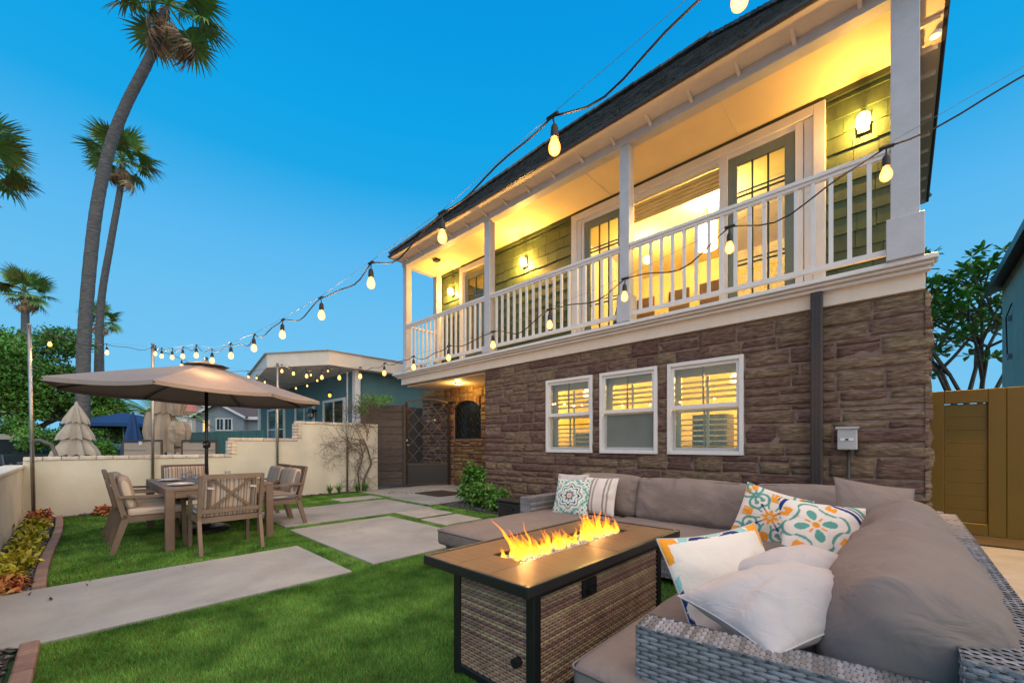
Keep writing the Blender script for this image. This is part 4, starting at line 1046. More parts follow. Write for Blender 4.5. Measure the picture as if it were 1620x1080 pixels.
# scatter cushions
scatter('scatter_cushion', 'ivory cushion at the far left of the sofa, behind the teal printed one', frame((-2.86, 4.02, .64), (1, .0, .03), (.1, -1, .35)), .44, .13, seed=3)
scatter('scatter_cushion', 'small cream cushion with thin dark stripes right of the teal printed one', frame((-2.42, 3.92, .64), (1, .1, 0), (.15, -1, .35)), .42, .13, seed=4, material='linenstripe')
scatter('scatter_cushion', 'square cushion printed with a teal and navy medallion at the chaise end', frame((-2.70, 3.82, .61), (1, .12, .02), (.25, -1, .45)), .44, .13, seed=5, pattern=pat_mandala)
scatter('scatter_cushion', 'cushion printed with orange tulips and teal scrolls in the sofa corner', frame((-.78, 3.86, .60), (1, .10, -.28), (-.35, -1, .45)), .48, .14, seed=6, pattern=pat_floral)
scatter('scatter_cushion', 'cushion printed with a teal star, orange blooms and navy outline', frame((-.38, 3.40, .60), (.94, .34, -.10), (-.52, -.80, .55)), .51, .15, seed=7, pattern=pat_star)
scatter('scatter_cushion', 'plain taupe cushion leaning in the corner behind the star printed one', frame((-.14, 3.78, .73), (.9, .35, -.15), (-.4, -.9, .5)), .46, .15, seed=8, material='sofa')
scatter('scatter_cushion', 'white cushion with blue and orange print seen from behind, nearest the fire table', frame((-.53, 1.98, .52), (.40, .91, .04), (-.80, .36, -.42)), .62, .15, seed=9, pattern=pat_edge, both='edge')
scatter('scatter_cushion', 'ivory cushion wedged between the two white ones near the armrest', frame((-.31, 2.14, .65), (.42, .88, .10), (-.05, -.30, .80)) @ Matrix.Diagonal((1, .72, 1, 1)), .50, .20, seed=10, n=64)
scatter('scatter_cushion', 'big white cushion with piped seams lying against the near armrest', frame((-.305, 1.72, .645), (.47, .85, .13), (-.06, -.27, .74)) @ Matrix.Diagonal((1, .68, 1, 1)), .58, .22, seed=11, n=72)

# black storage box left of the sofa
bx = thing('storage_box', 'low black plastic box beside the left sofa arm', 'box', (-3.9, 4.3, 0))
b1 = MB().box(-4.14, -3.66, 4.06, 4.5, .0, .40).build('body', 'black', bx, bevel=.02, segs=2); MB().box(-4.16, -3.64, 4.04, 4.52, .402, .44).build('lid', 'black', bx, bevel=.012, segs=2)
MB().box(-3.98, -3.84, 4.04, 4.058, .30, .33).build('handle', 'rubber', bx)

# ------------------------------------------------------------------ DINING SET
tx0, tx1, ty0, ty1, tz = -7.93, -5.97, .66, 1.75, .70
dt = thing('dining_table', 'brown rectangular outdoor dining table set under the parasol', 'table', (-6.95, 1.2, 0))
for a, b in ((tx0, ty0), (tx1 - .085, ty0), (tx0, ty1 - .085), (tx1 - .085, ty1 - .085)): MB().box(a, a + .085, b, b + .085, 0, tz - .03).build('leg', 'teak', dt, bevel=.006)
f = MB(); f.box(tx0, tx1, ty0, ty0 + .07, tz - .03, tz); f.box(tx0, tx1, ty1 - .07, ty1, tz - .03, tz); f.box(tx0, tx0 + .09, ty0 + .07, ty1 - .07, tz - .03, tz); f.box(tx1 - .09, tx1, ty0 + .07, ty1 - .07, tz - .03, tz)
f.box(tx0 + .085, tx1 - .085, ty0 + .01, ty0 + .04, tz - .11, tz - .031); f.box(tx0 + .085, tx1 - .085, ty1 - .04, ty1 - .01, tz - .11, tz - .031); f.box(tx0 + .01, tx0 + .04, ty0 + .085, ty1 - .085, tz - .11, tz - .031); f.box(tx1 - .04, tx1 - .01, ty0 + .085, ty1 - .085, tz - .11, tz - .031)
f.build('table_frame', 'teak', dt, bevel=.003)
n = 9
for i in range(n):
    a = ty0 + .074 + (ty1 - ty0 - .148) * i / n; MB().box(tx0 + .093, tx1 - .093, a, a + (ty1 - ty0 - .148) / n - .006, tz - .026, tz - .004).build('slat', 'tabletop', dt)

def make_chair(label):
    t = thing('dining_chair', label, 'chair', (0, 0, 0), 'dining chairs around the outdoor table')
    # faces +y, back towards -y
    wd = .29
    for s in (-1, 1):
        MB().bar((s * wd, .27, 0), (s * wd, .25, .60), .035, .045, (0, 1, 0)).build('leg', 'teak', t)
        MB().bar((s * wd, -.36, 0), (s * wd, -.24, .42), .035, .05, (0, 1, 0), .035, .06).build('leg', 'teak', t)
        MB().bar((s * (wd + .005), -.31, .625), (s * (wd + .005), .31, .605), .06, .026).build('armrest', 'teak', t)
    f = MB(); f.box(-.275, .275, .22, .25, .34, .40); f.box(-.275, .275, -.26, -.23, .34, .40); f.box(-.30, -.27, -.23, .22, .34, .40); f.box(.27, .30, -.23, .22, .34, .40); f.box(-.27, .27, -.23, .22, .38, .392)
    f.build('seat_frame', 'teak', t)
    def bk(z): return -.255 - (z - .40) * .24
    f = MB()
    for s in (-1, 1): f.bar((s * wd, bk(.40), .38), (s * wd, bk(.87), .87), .035, .05, (0, 1, 0), .035, .035)
    f.bar((-wd + .017, bk(.85), .85), (wd - .017, bk(.85), .85), .035, .05); f.bar((-wd + .017, bk(.47), .47), (wd - .017, bk(.47), .47), .032, .045)
    f.build('back_frame', 'teak', t)
    for s in (-1, 1):
        MB().bar((s * .20, bk(.485), .49), (s * .20, bk(.83), .83), .022, .02, (0, 1, 0)).build('back_slat', 'teak', t)
        MB().bar((-s * .19, bk(.485) - s * .005, .49), (s * .19, bk(.83) - s * .005, .83), .026, .016, (0, 1, 0)).build('cross_slat', 'teak', t)
    rbox(.56, .52, .10, .035, 10, puff=.012, wr=.004, seed=3, bot=False).build('seat_cushion', 'stripe', t, smooth=True, xf=Matrix.Translation((0, .02, .445)))
    M_ = Matrix.Translation((0, bk(.66) + .085, .655)) @ Matrix.Rotation(radians(90 + 13), 4, 'X')
    o = rbox(.54, .38, .10, .04, 10, puff=.018, wr=.004, seed=5); o.build('back_cushion', 'stripe', t, smooth=True, xf=M_)
    for s in (-1, 1): MB().bar((s * .20 - .03, bk(.72) - .012, .73), (s * .20 + .03, bk(.72) - .012, .72), .02, .022).build('tie', 'pillow', t)
    return t
ch0 = make_chair('tmp')
chairs = [((-5.78, 1.18), 90, 'cross backed chair nearest the camera, its back to the fire table'),
          ((-6.50, .60), 0, 'dining chair on the left long side, nearer to the concrete path'),
          ((-7.38, .58), 0, 'dining chair on the left long side, far one next to the cream wall'),
          ((-6.78, 1.98), 180, 'striped chair on the right long side, nearer to the pavers'),
          ((-7.52, 2.00), 180, 'striped chair on the right long side, farther from the camera'),
          ((-8.20, 1.20), -90, 'chair at the far head of the table by the cream wall')]
for i, ((x, y), a, lb) in enumerate(chairs):
    place(ch0 if i == 0 else copy_tree(ch0), (x, y, .0), radians(a), lb)

plate0 = None
def plate(x, y, lb):
    t = thing('plate', lb, 'plate', (x, y, tz), 'place settings on the dining table')
    MB().lathe([(0, .004), (.09, .004), (.135, .016), (.138, .020), (.132, .019), (.088, .009), (0, .009)], (x, y, tz), 24).build('dinner_plate', 'white2', t, smooth=True)
    MB().lathe([(0, .011), (.06, .011), (.10, .022), (.102, .026), (.097, .025), (.058, .015), (0, .015)], (x, y, tz + .002), 20).build('side_plate', 'white2', t, smooth=True)
plate(-6.45, .86, 'white plate at the setting of the left chair near the path'); plate(-6.22, 1.22, 'white plate at the near head of the dining table'); plate(-7.35, .86, 'white plate at the far left setting'); plate(-6.80, 1.55, 'white plate in front of the nearer right chair'); plate(-7.50, 1.55, 'white plate in front of the farther right chair')
def tumbler(x, y, lb):
    MBt = MB().lathe([(.0, .002), (.030, .002), (.038, .11), (.036, .11), (.029, .008), (0, .008)], (x, y, tz), 14)
    tag(MBt.build('drinking_glass', 'drinkglass', smooth=True), lb, 'glass', 'drinking glasses on the dining table')
for i, (x, y, lb) in enumerate(((-6.70, 1.05, 'clear tumbler by the left near plate'), (-6.15, 1.55, 'clear tumbler at the right near corner of the table'), (-6.25, 1.48, 'clear tumbler beside the one at the near right corner'), (-7.1, .98, 'clear tumbler left of the parasol pole'), (-7.2, 1.5, 'clear tumbler right of the parasol pole'), (-7.6, 1.12, 'clear tumbler at the far end of the table'))): tumbler(x, y, lb)
pl_ = thing('table_plant', 'small silvery potted plant in the middle of the dining table', 'potted plant', (-6.62, 1.14, tz))
MB().lathe([(0, 0), (.035, 0), (.05, .05), (.045, .05), (0, .04)], (-6.62, 1.14, tz), 12).build('pot', 'greybox', pl_, smooth=True)
m = MB()
for k in range(60):
    a = R.uniform(0, 2 * pi); e = R.uniform(.1, 1.3); r_ = R.uniform(.05, .10); d = Vector((cos(a) * cos(e), sin(a) * cos(e), sin(e))); p = Vector((-6.62, 1.14, tz + .045)); m.bar(p, p + d * r_, .008, .002, w2=.002, h2=.001)
m.build('leaf_tuft', 'greybox', pl_)

# parasol
ucx, ucy, uz, ua, ur = -6.93, 1.20, 1.88, 2.31, 1.46
um = thing('parasol', 'open taupe octagonal parasol with a dark pole over the dining table', 'umbrella', (ucx, ucy, 0))
MB().tube([(ucx, ucy, .02), (ucx, ucy, ua - .03)], .021, 12).build('pole', 'black', um, smooth=True)
MB().lathe([(0, 0), (.27, 0), (.27, .03), (.22, .06), (.05, .075), (.04, .30), (0, .30)], (ucx, ucy, .03), 24).build('base', 'black', um, smooth=False)
cr = MB().lathe([(.022, -.05), (.045, -.035), (.048, .035), (.022, .05)], (ucx, ucy, 1.20), 12).build('crank_housing', 'black', um, smooth=True)
MB().tube([(ucx + .04, ucy - .03, 1.20), (ucx + .085, ucy - .06, 1.20), (ucx + .09, ucy - .065, 1.14)], .009, 8).build('crank_handle', 'greybox', cr)
MB().lathe([(.022, -.05), (.05, -.04), (.05, .04), (.022, .05)], (ucx, ucy, 1.98), 12).build('hub', 'black', um)
rot0 = radians(-9)
RIM = [(32, 1.05), (80, 1.44), (117, 1.64), (152, 1.42), (212, 1.05), (260, 1.42), (297, 1.64), (332, 1.42)]
def rim(k): a, q = RIM[k % 8]; a = radians(a); return Vector((ucx + q * cos(a), ucy + q * sin(a), uz))
apex = Vector((ucx, ucy, ua))
def panel(k, i0=.13, th=0):
    m = MB(); nu, nv = 6, 8; b = 0; vs = []
    for i in range(nu + 1):
        t = i0 + (1 - i0) * i / nu; p0 = apex.lerp(rim(k), t); p1 = apex.lerp(rim(k + 1), t)
        for j in range(nv + 1):
            s = j / nv; p = p0.lerp(p1, s); bow = 4 * s * (1 - s)
            p.z -= .035 * bow * t * (1 - .3 * t) ; inw = (apex - p); inw.z = 0
            p += inw * (.035 * bow * (t ** 3)); vs.append(tuple(p))
    fs = [(i * (nv + 1) + j, (i + 1) * (nv + 1) + j, (i + 1) * (nv + 1) + j + 1, i * (nv + 1) + j + 1) for i in range(nu) for j in range(nv)]
    # hem, a few centimetres of hanging cloth
    base = nu * (nv + 1); nb = len(vs)
    for j in range(nv + 1): q = vs[base + j]; vs.append((q[0], q[1], q[2] - .045))
    fs += [(base + j, nb + j, nb + j + 1, base + j + 1) for j in range(nv)]
    o = MB().add(vs, fs).build('canopy_panel', 'canvas', um, smooth=False)
    return o
for k in range(8):
    panel(k); MB().bar(apex + Vector((0, 0, -.04)), rim(k) + Vector((0, 0, -.025)), .018, .014).build('rib', 'black', um)
    a = radians(RIM[k][0]); MB().bar((ucx + .03 * cos(a), ucy + .03 * sin(a), 1.98), apex.lerp(rim(k), .48) + Vector((0, 0, -.045)), .014, .012).build('strut', 'black', um)
m = MB(); vs = [(ucx, ucy, ua + .045)]
for k in range(8): a = radians(RIM[k][0]); vs.append((ucx + .27 * cos(a), ucy + .27 * sin(a), ua - .035))
m.add(vs, [(0, k + 1, (k + 1) % 8 + 1) for k in range(8)]).build('vent_cap', 'canvas', um)
MB().lathe([(0, .04), (.018, .03), (.02, 0), (.012, -.02)], (ucx, ucy, ua + .055), 10).build('finial', 'black', um, smooth=True)

# ------------------------------------------------------------------ GARDEN WALLS
gw = thing('garden_wall', 'stepped cream stucco garden wall with whitewashed brick coping at the back', 'wall', (-10.17, 2.4, 0))
seg = [(-.62, 2.17, .94), (2.17, 3.46, 1.28), (3.46, 5.45, 1.68)]
m = MB()
for a, b, z in seg: m.box(-10.26, -10.10, a, b, 0, z)
m.build('wall_body', 'stucco', gw)
for a, b, z in seg:
    y = a - (.0 if a < 0 else .03); 
    while y < b - .02:
        e = min(y + .205, b); MB().box(-10.275, -10.085, y + .003, e - .003, z + .003, z + .062 + R.uniform(-.003, .003)).build('brick', 'brickw', gw, bevel=.006); y = e
for yy_, z0_, z1_ in ((2.17, 1.006, 1.276), (3.46, 1.346, 1.676)):
    z = z0_
    while z < z1_ - .03: MB().box(-10.275, -10.085, yy_ - .065, yy_ - .003, z + .003, min(z + .066, z1_)).build('brick', 'brickw', gw, bevel=.006); MB().box(-10.098, -10.084, yy_, yy_ + .09, z + .003, min(z + .066, z1_)).build('brick', 'brickw', gw, bevel=.004); z += .07
lw_ = thing('side_wall', 'low cream stucco side wall along the left edge of the yard', 'wall', (-6, -.7, 0))
MB().box(-10.26, -1.5, -.80, -.62, 0, .82).build('wall_body', 'stucco', lw_); MB().box(-10.28, -1.5, -.83, -.60, .822, .875).build('coping', 'stucco', lw_, bevel=.012, segs=2)

# light poles
def pole(x, y, h, lb, lean=(0, 0)):
    t = thing('light_pole', lb, 'pole', (x, y, 0), 'poles that carry the string lights')
    MB().tube([(x, y, 0), (x + lean[0], y + lean[1], h)], .024, 10).build('post', 'pole', t, smooth=True)
    MB().tube([(x + lean[0], y + lean[1], h), (x + lean[0], y + lean[1], h + .02)], .027, 10).build('cap', 'pole', t)
    MB().tube([(x + lean[0] + .024, y + lean[1], h - .06), (x + lean[0] + .05, y + lean[1], h - .05), (x + lean[0] + .05, y + lean[1], h - .02)], .005, 5).build('hook', 'black', t)
pole(-9.98, -.50, 3.08, 'leftmost galvanised pole in the flower bed corner', (0, -.05)); pole(-10.04, .93, 3.05, 'galvanised pole rising behind the parasol canopy')
pole(-10.04, 3.02, 2.99, 'galvanised pole between the parasol and the step in the wall'); pole(-10.04, 4.60, 2.96, 'galvanised pole in front of the bare vine')
pole(1.45, 2.25, 3.35, 'galvanised pole at the right end of both light strings')

# ------------------------------------------------------------------ STRING LIGHTS
def string(lb, pts, ends, drop=.13, th=.0075, sag=.055, light=True):
    """pts: bulb centres from one end; ends: attachment points before and after"""
    t = thing('string_lights', lb, 'string lights', pts[0] if not ends[0] else ends[0], 'strings of bulbs over the patio')
    nodes = [Vector(p) + Vector((0, 0, drop)) for p in pts]
    allp = ([Vector(ends[0])] if ends[0] else []) + nodes + ([Vector(ends[1])] if ends[1] else [])
    cab = []; 
    for a, b in zip(allp[:-1], allp[1:]):
        L_ = (b - a).length; s = sag * L_ / .62 * R.uniform(.6, 1.3); sd = R.uniform(0, 50)
        for k in range(9):
            u = k / 9; p = a.lerp(b, u); p.z -= s * 4 * u * (1 - u) * (1 + .5 * sin(pi * 2 * u + sd)); p.x += .012 * sin(u * pi) * sin(sd); p.y += .02 * sin(u * pi) * cos(sd * 1.7); cab.append(p)
    cab.append(allp[-1]); MB().tube(cab, th / 2 + .0008, 6).build('cable', 'rubber', t, smooth=True)
    MB().tube([p + Vector((0, 0, .012)) for p in allp], .0014, 4).build('support_wire', 'pole', t)
    for p in pts:
        p = Vector(p); sx, sy = R.uniform(-.008, .008), R.uniform(-.008, .008); top = p + Vector((0, 0, drop))
        MB().tube([top + Vector((-.03, 0, .002)), top + Vector((.03, 0, -.002))], .009, 6).build('clip', 'rubber', t)
        MB().tube([top, p + Vector((sx, sy, .085))], .004, 6).build('drop_cord', 'rubber', t)
        c = (p.x + sx, p.y + sy, p.z)
        MB().lathe([(.004, .092), (.013, .085), (.017, .07), (.0185, .035), (.0195, .03), (.015, .028)], c, 12).build('socket', 'rubber', t, smooth=True)
        if light: point_light('bulb_light', (p.x + sx, p.y + sy, p.z - .012), 15.0, .014, (1, .50, .17), t)
        MB().lathe([(.012, .03), (.018, .018), (.0255, -.002), (.027, -.016), (.023, -.032), (.012, -.043), (0, -.046)], c, 14).build('bulb', 'bulb', t, smooth=True)
A = [(.37, 1.53, 2.86), (-.38, 1.49, 2.665), (-1.12, 1.44, 2.52), (-1.87, 1.40, 2.37), (-2.61, 1.36, 2.30), (-3.35, 1.32, 2.235), (-4.10, 1.28, 2.21), (-4.84, 1.24, 2.20), (-5.58, 1.19, 2.225), (-6.33, 1.15, 2.27), (-7.07, 1.11, 2.44), (-7.82, 1.07, 2.53), (-8.56, 1.03, 2.62), (-9.30, .98, 2.74), (-9.85, .95, 2.86)]
B = [(.69, 2.86, 2.80), (-.06, 2.88, 2.61), (-.81, 2.90, 2.48), (-1.55, 2.90, 2.35), (-2.30, 2.91, 2.285), (-3.05, 2.93, 2.23), (-3.80, 2.94, 2.21), (-4.55, 2.95, 2.20), (-5.29, 2.96, 2.215), (-6.04, 2.97, 2.255), (-6.79, 2.98, 2.32), (-7.54, 2.99, 2.41), (-8.29, 3.00, 2.52), (-9.04, 3.01, 2.66), (-9.75, 3.02, 2.80)]
string('left string of lit bulbs running from the pole behind the parasol towards the camera', A, ((1.42, 2.2, 3.30), (-10.02, .93, 3.03)))
string('right string of lit bulbs passing in front of the balcony railing', B, ((1.42, 2.3, 3.30), (-10.02, 3.02, 2.96)))
string('short string of bulbs between the leftmost pole and the parasol pole', [(-10.0, -.33, 2.83), (-10.0, .32, 2.80)], ((-9.97, -.52, 3.05), (-10.02, .93, 3.0)), drop=.14)
string('short string of bulbs along the cream wall between two poles right of the parasol', [(-10.02, 1.35, 2.72), (-10.02, 1.85, 2.66), (-10.02, 2.45, 2.62)], ((-10.02, .95, 3.0), (-10.02, 3.0, 2.95)))

# ------------------------------------------------------------------ plank fence and gate
fn = thing('plank_fence', 'dark horizontal board fence panel beside the open iron gate', 'fence', (-10.55, 6.0, 0))
pa, pb = Vector((-10.72, 5.48, 0)), Vector((-10.36, 6.40, 0)); dd = (pb - pa).normalized()
for k in range(11): 
    z = .04 + k * .208; MB().bar(pa + Vector((0, 0, z + .098)), pb + Vector((0, 0, z + .098)), .03, .192).build('board', 'planks', fn, bevel=.004)
for p in (pa, pb): MB().bar(p + Vector((.035, -.01, 0)), p + Vector((.035, -.01, 2.34)), .07, .07).build('post', 'planks', fn)
gt = thing('iron_gate', 'open black iron gate with lattice bars, solid kick plate and silver handle', 'gate', (-10.3, 6.45, 0))
ga, gb = Vector((-10.32, 6.47, 0)), Vector((-9.62, 7.42, 0)); gd = (gb - ga).normalized(); gn = Vector((gd.y, -gd.x, 0))
GZ = 2.42; GW = (gb - ga).length
f = MB()
f.bar(ga + Vector((0, 0, .06)), ga + Vector((0, 0, GZ)), .075, .05); f.bar(gb + Vector((0, 0, .06)), gb + Vector((0, 0, GZ)), .075, .05)
na2 = 8
for i in range(na2):
    u0, u1 = i / na2, (i + 1) / na2; f.bar(ga + gd * GW * u0 + Vector((0, 0, GZ + .10 * sin(pi * u0))), ga + gd * GW * u1 + Vector((0, 0, GZ + .10 * sin(pi * u1))), .05, .05)
f.bar(ga + Vector((0, 0, .64)), gb + Vector((0, 0, .64)), .05, .05); f.bar(ga + Vector((0, 0, .06)), gb + Vector((0, 0, .06)), .05, .05)
f.build('frame', 'gateiron', gt)
MB().bar(ga + gd * .02 + Vector((0, 0, .35)), gb - gd * .02 + Vector((0, 0, .35)), .015, .56).build('kick_plate', 'black', gt)
for i in range(-3, 6):
    for sg in (1, -1):
        # lattice line z = .66 + i*.36 + sg*1.15*u*GW, clipped
        P = []
        for k in range(31):
            u = k / 30; zz = .66 + i * .42 + sg * u * GW * 1.2 + (0 if sg > 0 else .84)
            if .66 < zz < GZ: P.append(ga + gd * GW * u + Vector((0, 0, zz)))
        if len(P) > 2: MB().bar(P[0], P[-1], .020, .020).build('lattice_bar', 'gateiron', gt)
m = MB()
cc = ga + gd * GW * .58 + Vector((0, 0, 1.86))
for q in (-1, 1):
    pts = []
    for k in range(22): a = k * .42; r_ = .075 * (1 - k / 26); pts.append(cc + gd * (q * .07 + r_ * cos(a) * q) + Vector((0, 0, r_ * sin(a))))
    m.tube(pts, .007, 5)
m.build('scroll', 'steel', gt)
hd = MB().lathe([(0, 0), (.03, 0), (.03, .05), (0, .05)], tuple(ga + Vector((.06, -.03, 1.30))), 10).build('lock', 'steel', gt)
MB().tube([ga + Vector((.05, -.03, 1.19)), ga + Vector((.11, -.06, 1.19)), ga + Vector((.13, .04, 1.18))], .012, 8).build('handle', 'steel', gt, smooth=True)
MB().box(-10.6, -9.3, 7.44, 7.54, 2.44, 2.56).build('entry_lintel', 'stonewarm', house)
tag(MB().box(-8.5, -7.55, 5.55, 6.35, .028, .045).build('doormat', 'brownmetal', bevel=.005), 'dark brown doormat on the entry pavement', 'doormat')

# right gate
rg = thing('side_gate', 'tall mustard painted panelled gate at the right of the house', 'gate', (1.0, 7.4, 0))
def gpanel(x0, x1):
    f = MB(); f.box(x0, x0 + .14, 7.36, 7.42, .12, 1.86); f.box(x1 - .14, x1, 7.36, 7.42, .12, 1.86); f.box(x0 + .14, x1 - .14, 7.36, 7.42, 1.70, 1.86); f.box(x0 + .14, x1 - .14, 7.36, 7.42, .12, .26)
    f.build('frame', 'gatep', rg, bevel=.006); z = .262
    while z < 1.69: MB().box(x0 + .142, x1 - .142, 7.385, 7.41, z, min(z + .1585, 1.698)).build('board', 'gatep', rg, bevel=.003); z += .1587
gpanel(.235, .87); gpanel(.872, 1.62)
MB().box(.15, .232, 7.36, 7.44, 0, 1.87).build('post', 'gatep', rg)

# ------------------------------------------------------------------ foliage helpers
def leaves(name, m, ell, n, size, parent=None, up=.4, aspect=.45, surf=.55, droop=0):
    """ell: list of (cx,cy,cz,rx,ry,rz); leaf = two triangles folded"""
    E = np.array(ell, float); wts = E[:, 3] * E[:, 4] + E[:, 3] * E[:, 5]; wts /= wts.sum()
    k = NR.choice(len(E), n, p=wts); d = NR.randn(n, 3); d /= np.linalg.norm(d, axis=1)[:, None]
    rr = (surf + (1 - surf) * NR.rand(n)) ** .8
    nz_ = 1 + .22 * np.sin(d[:, 0] * 7 + k) * np.cos(d[:, 1] * 6 + k * 2) + .12 * np.sin(d[:, 2] * 13 + k)
    c = E[k, :3] + d * E[k, 3:] * (rr * nz_)[:, None]
    ax = d * .5 + NR.randn(n, 3) * .6; ax[:, 2] -= droop; ax /= np.linalg.norm(ax, axis=1)[:, None]
    nn = NR.randn(n, 3) * .6 + d * .4; nn[:, 2] += up; sd = np.cross(nn, ax); sd /= np.linalg.norm(sd, axis=1)[:, None]
    up_ = np.cross(ax, sd); s = size * (.6 + .8 * NR.rand(n))[:, None]
    a = c - ax * s * .5; b = c + ax * s * .5; l = c + sd * s * aspect * .5 + up_ * s * .08; r_ = c - sd * s * aspect * .5 + up_ * s * .08
    v = np.stack([a, l, b, r_], 1).reshape(-1, 3)
    return fast_mesh(name, v, np.arange(len(v)), 4, m, parent)
def limbs(mb, p, d, L_, r_, depth, spread=.6, lean=(0, 0, .15)):
    n = 4; pts = [p]; q = p.copy(); dd = d.copy()
    for i in range(n):
        dd = (dd + Vector((R.gauss(0, .12), R.gauss(0, .12), R.gauss(0, .08))) + Vector(lean) * .1).normalized(); q = q + dd * (L_ / n); pts.append(q.copy())
    mb.tube(pts, [r_ * (1 - .4 * i / n) for i in range(n + 1)], 6, cap=False)
    if depth > 0:
        for k in range(R.choice((2, 3))):
            nd = (dd + Vector((R.gauss(0, spread), R.gauss(0, spread), R.gauss(0, spread * .6)))).normalized(); limbs(mb, pts[-1 - (k % 2)], nd, L_ * .72, r_ * .58, depth - 1, spread, lean)

# shrubs by the wall
def shrub(x, y, ells, n, size, lb, m='leaf', cat='shrub'):
    t = thing('shrub', lb, cat, (x, y, 0)); st = MB()
    for k in range(7):
        a = R.uniform(0, 6.3); st.tube([(x, y, 0), (x + .1 * cos(a), y + .1 * sin(a), ells[0][2] * .6), (x + .25 * cos(a), y + .25 * sin(a), ells[0][2] * 1.1)], [.012, .008, .004], 5)
    st.build('stem', 'twig', t); leaves('foliage', m, ells, n, size, t, up=.9, aspect=.5, surf=.25); return t
shrub(-6.35, 5.55, [(-6.40, 5.55, .52, .26, .26, .28), (-6.30, 5.45, .25, .32, .28, .24), (-6.52, 5.6, .66, .14, .14, .18), (-6.2, 5.6, .60, .14, .14, .16)], 2600, .075, 'tall bright green shrub at the corner of the stone wall')
shrub(-5.75, 5.25, [(-5.80, 5.25, .26, .30, .26, .22), (-5.55, 5.2, .30, .2, .2, .2)], 1700, .07, 'low bright green shrub in front of the tall one')
shrub(-5.15, 5.1, [(-5.2, 5.1, .22, .25, .22, .2), (-5.0, 5.05, .34, .08, .08, .16)], 1100, .065, 'smallest green shrub beside the black storage box')
def strap_plant(x, y, h, n, lb, m='leaf', w=.012, z0=0, name='grassy_plant'):
    t = thing(name, lb, 'plant', (x, y, z0)); mb = MB()
    for k in range(n):
        a = R.uniform(0, 6.3); L_ = h * R.uniform(.6, 1.1); o_ = R.uniform(.1, .65); pts = []
        d = Vector((cos(a), sin(a), 0)); s = Vector((-sin(a), cos(a), 0)); b = len(mb.v); ns = 4
        for i in range(ns + 1):
            u = i / ns; p = Vector((x, y, z0)) + d * (o_ * L_ * u ** 1.6) + Vector((0, 0, L_ * (u - .35 * o_ * u * u))); ww = w * (1 - u) ** .7
            mb.v.append(tuple(p - s * ww)); mb.v.append(tuple(p + s * ww))
        for i in range(ns): mb.f.append((b + 2 * i, b + 2 * i + 1, b + 2 * i + 3, b + 2 * i + 2))
    mb.build('leaves', m, t); return t
strap_plant(-1.70, 5.35, .98, 34, 'spiky green grass plant poking up behind the sofa', w=.014)
MB_pot = MB()
for i, (y, x) in enumerate(((4.05, -9.75), (4.28, -9.78), (4.72, -9.78), (4.92, -9.74))):
    strap_plant(x, y, .30, 60, ('strappy green plant at the foot of the wall, leftmost in its row', 'strappy green plant second along the foot of the wall', 'strappy green plant just left of the vine stem', 'strappy green plant just right of the vine stem')[i], w=.013)
strap_plant(-9.85, 2.3, .22, 26, 'small yellow green tuft behind the striped chairs', 'leafy', name='tuft')
k = 0
for (x, y, h, m, lb) in ((-5.32, -.42, .14, 'leafr', 'red leaved plant at the near end of the left bed'), (-5.58, -.46, .17, 'leafy', 'yellow green plant mixed with red, near end of the left bed'), (-6.15, -.42, .20, 'leafy', 'bright yellow green plant, second clump in the left bed'),
                    (-6.95, -.42, .20, 'leafy', 'yellow green plant, third clump in the left bed'), (-7.75, -.42, .20, 'leafy', 'yellow green plant, fourth clump in the left bed'), (-8.7, -.42, .20, 'leafy', 'yellow green plant near the far end of the left bed'), (-9.55, -.42, .22, 'leafr', 'red plant at the foot of the leftmost pole'), (-9.80, .30, .18, 'leafr', 'reddish plant at the foot of the wall beside the dining table'),
                    (-9.80, .55, .16, 'leafr', 'second reddish plant against the wall by the dining table')):
    t = thing('bedding_plant', lb, 'plant', (x, y, 0)); 
    leaves('foliage', m, [(x, y, h * .45, .20, .15, h * .5), (x + .14, y + .05, h * .35, .12, .10, h * .4), (x - .14, y - .03, h * .4, .12, .1, h * .4)], 420, .075, t, up=1.2, aspect=.42, surf=.3)
    MB().tube([(x, y, 0), (x + .01, y, h * .4)], .012, 5).build('stem', 'twig', t)

# dry leaves blown onto paving and turf
lv = []
for k in range(150):
    cx_, cy_ = R.choice(((-9.3, 4.8), (-6.2, 4.9), (-9.2, .4), (-8.8, 5.6), (-5.4, -.1)))
    lv.append((cx_ + R.gauss(0, .45), cy_ + R.gauss(0, .35), .036, .01, .01, .002))
o = leaves('leaf_litter', 'deadleaf', lv, 150, .035, None, up=3, surf=.1); tag(o, 'scattered small dry leaves on the paving and turf', 'leaves', kind='stuff')

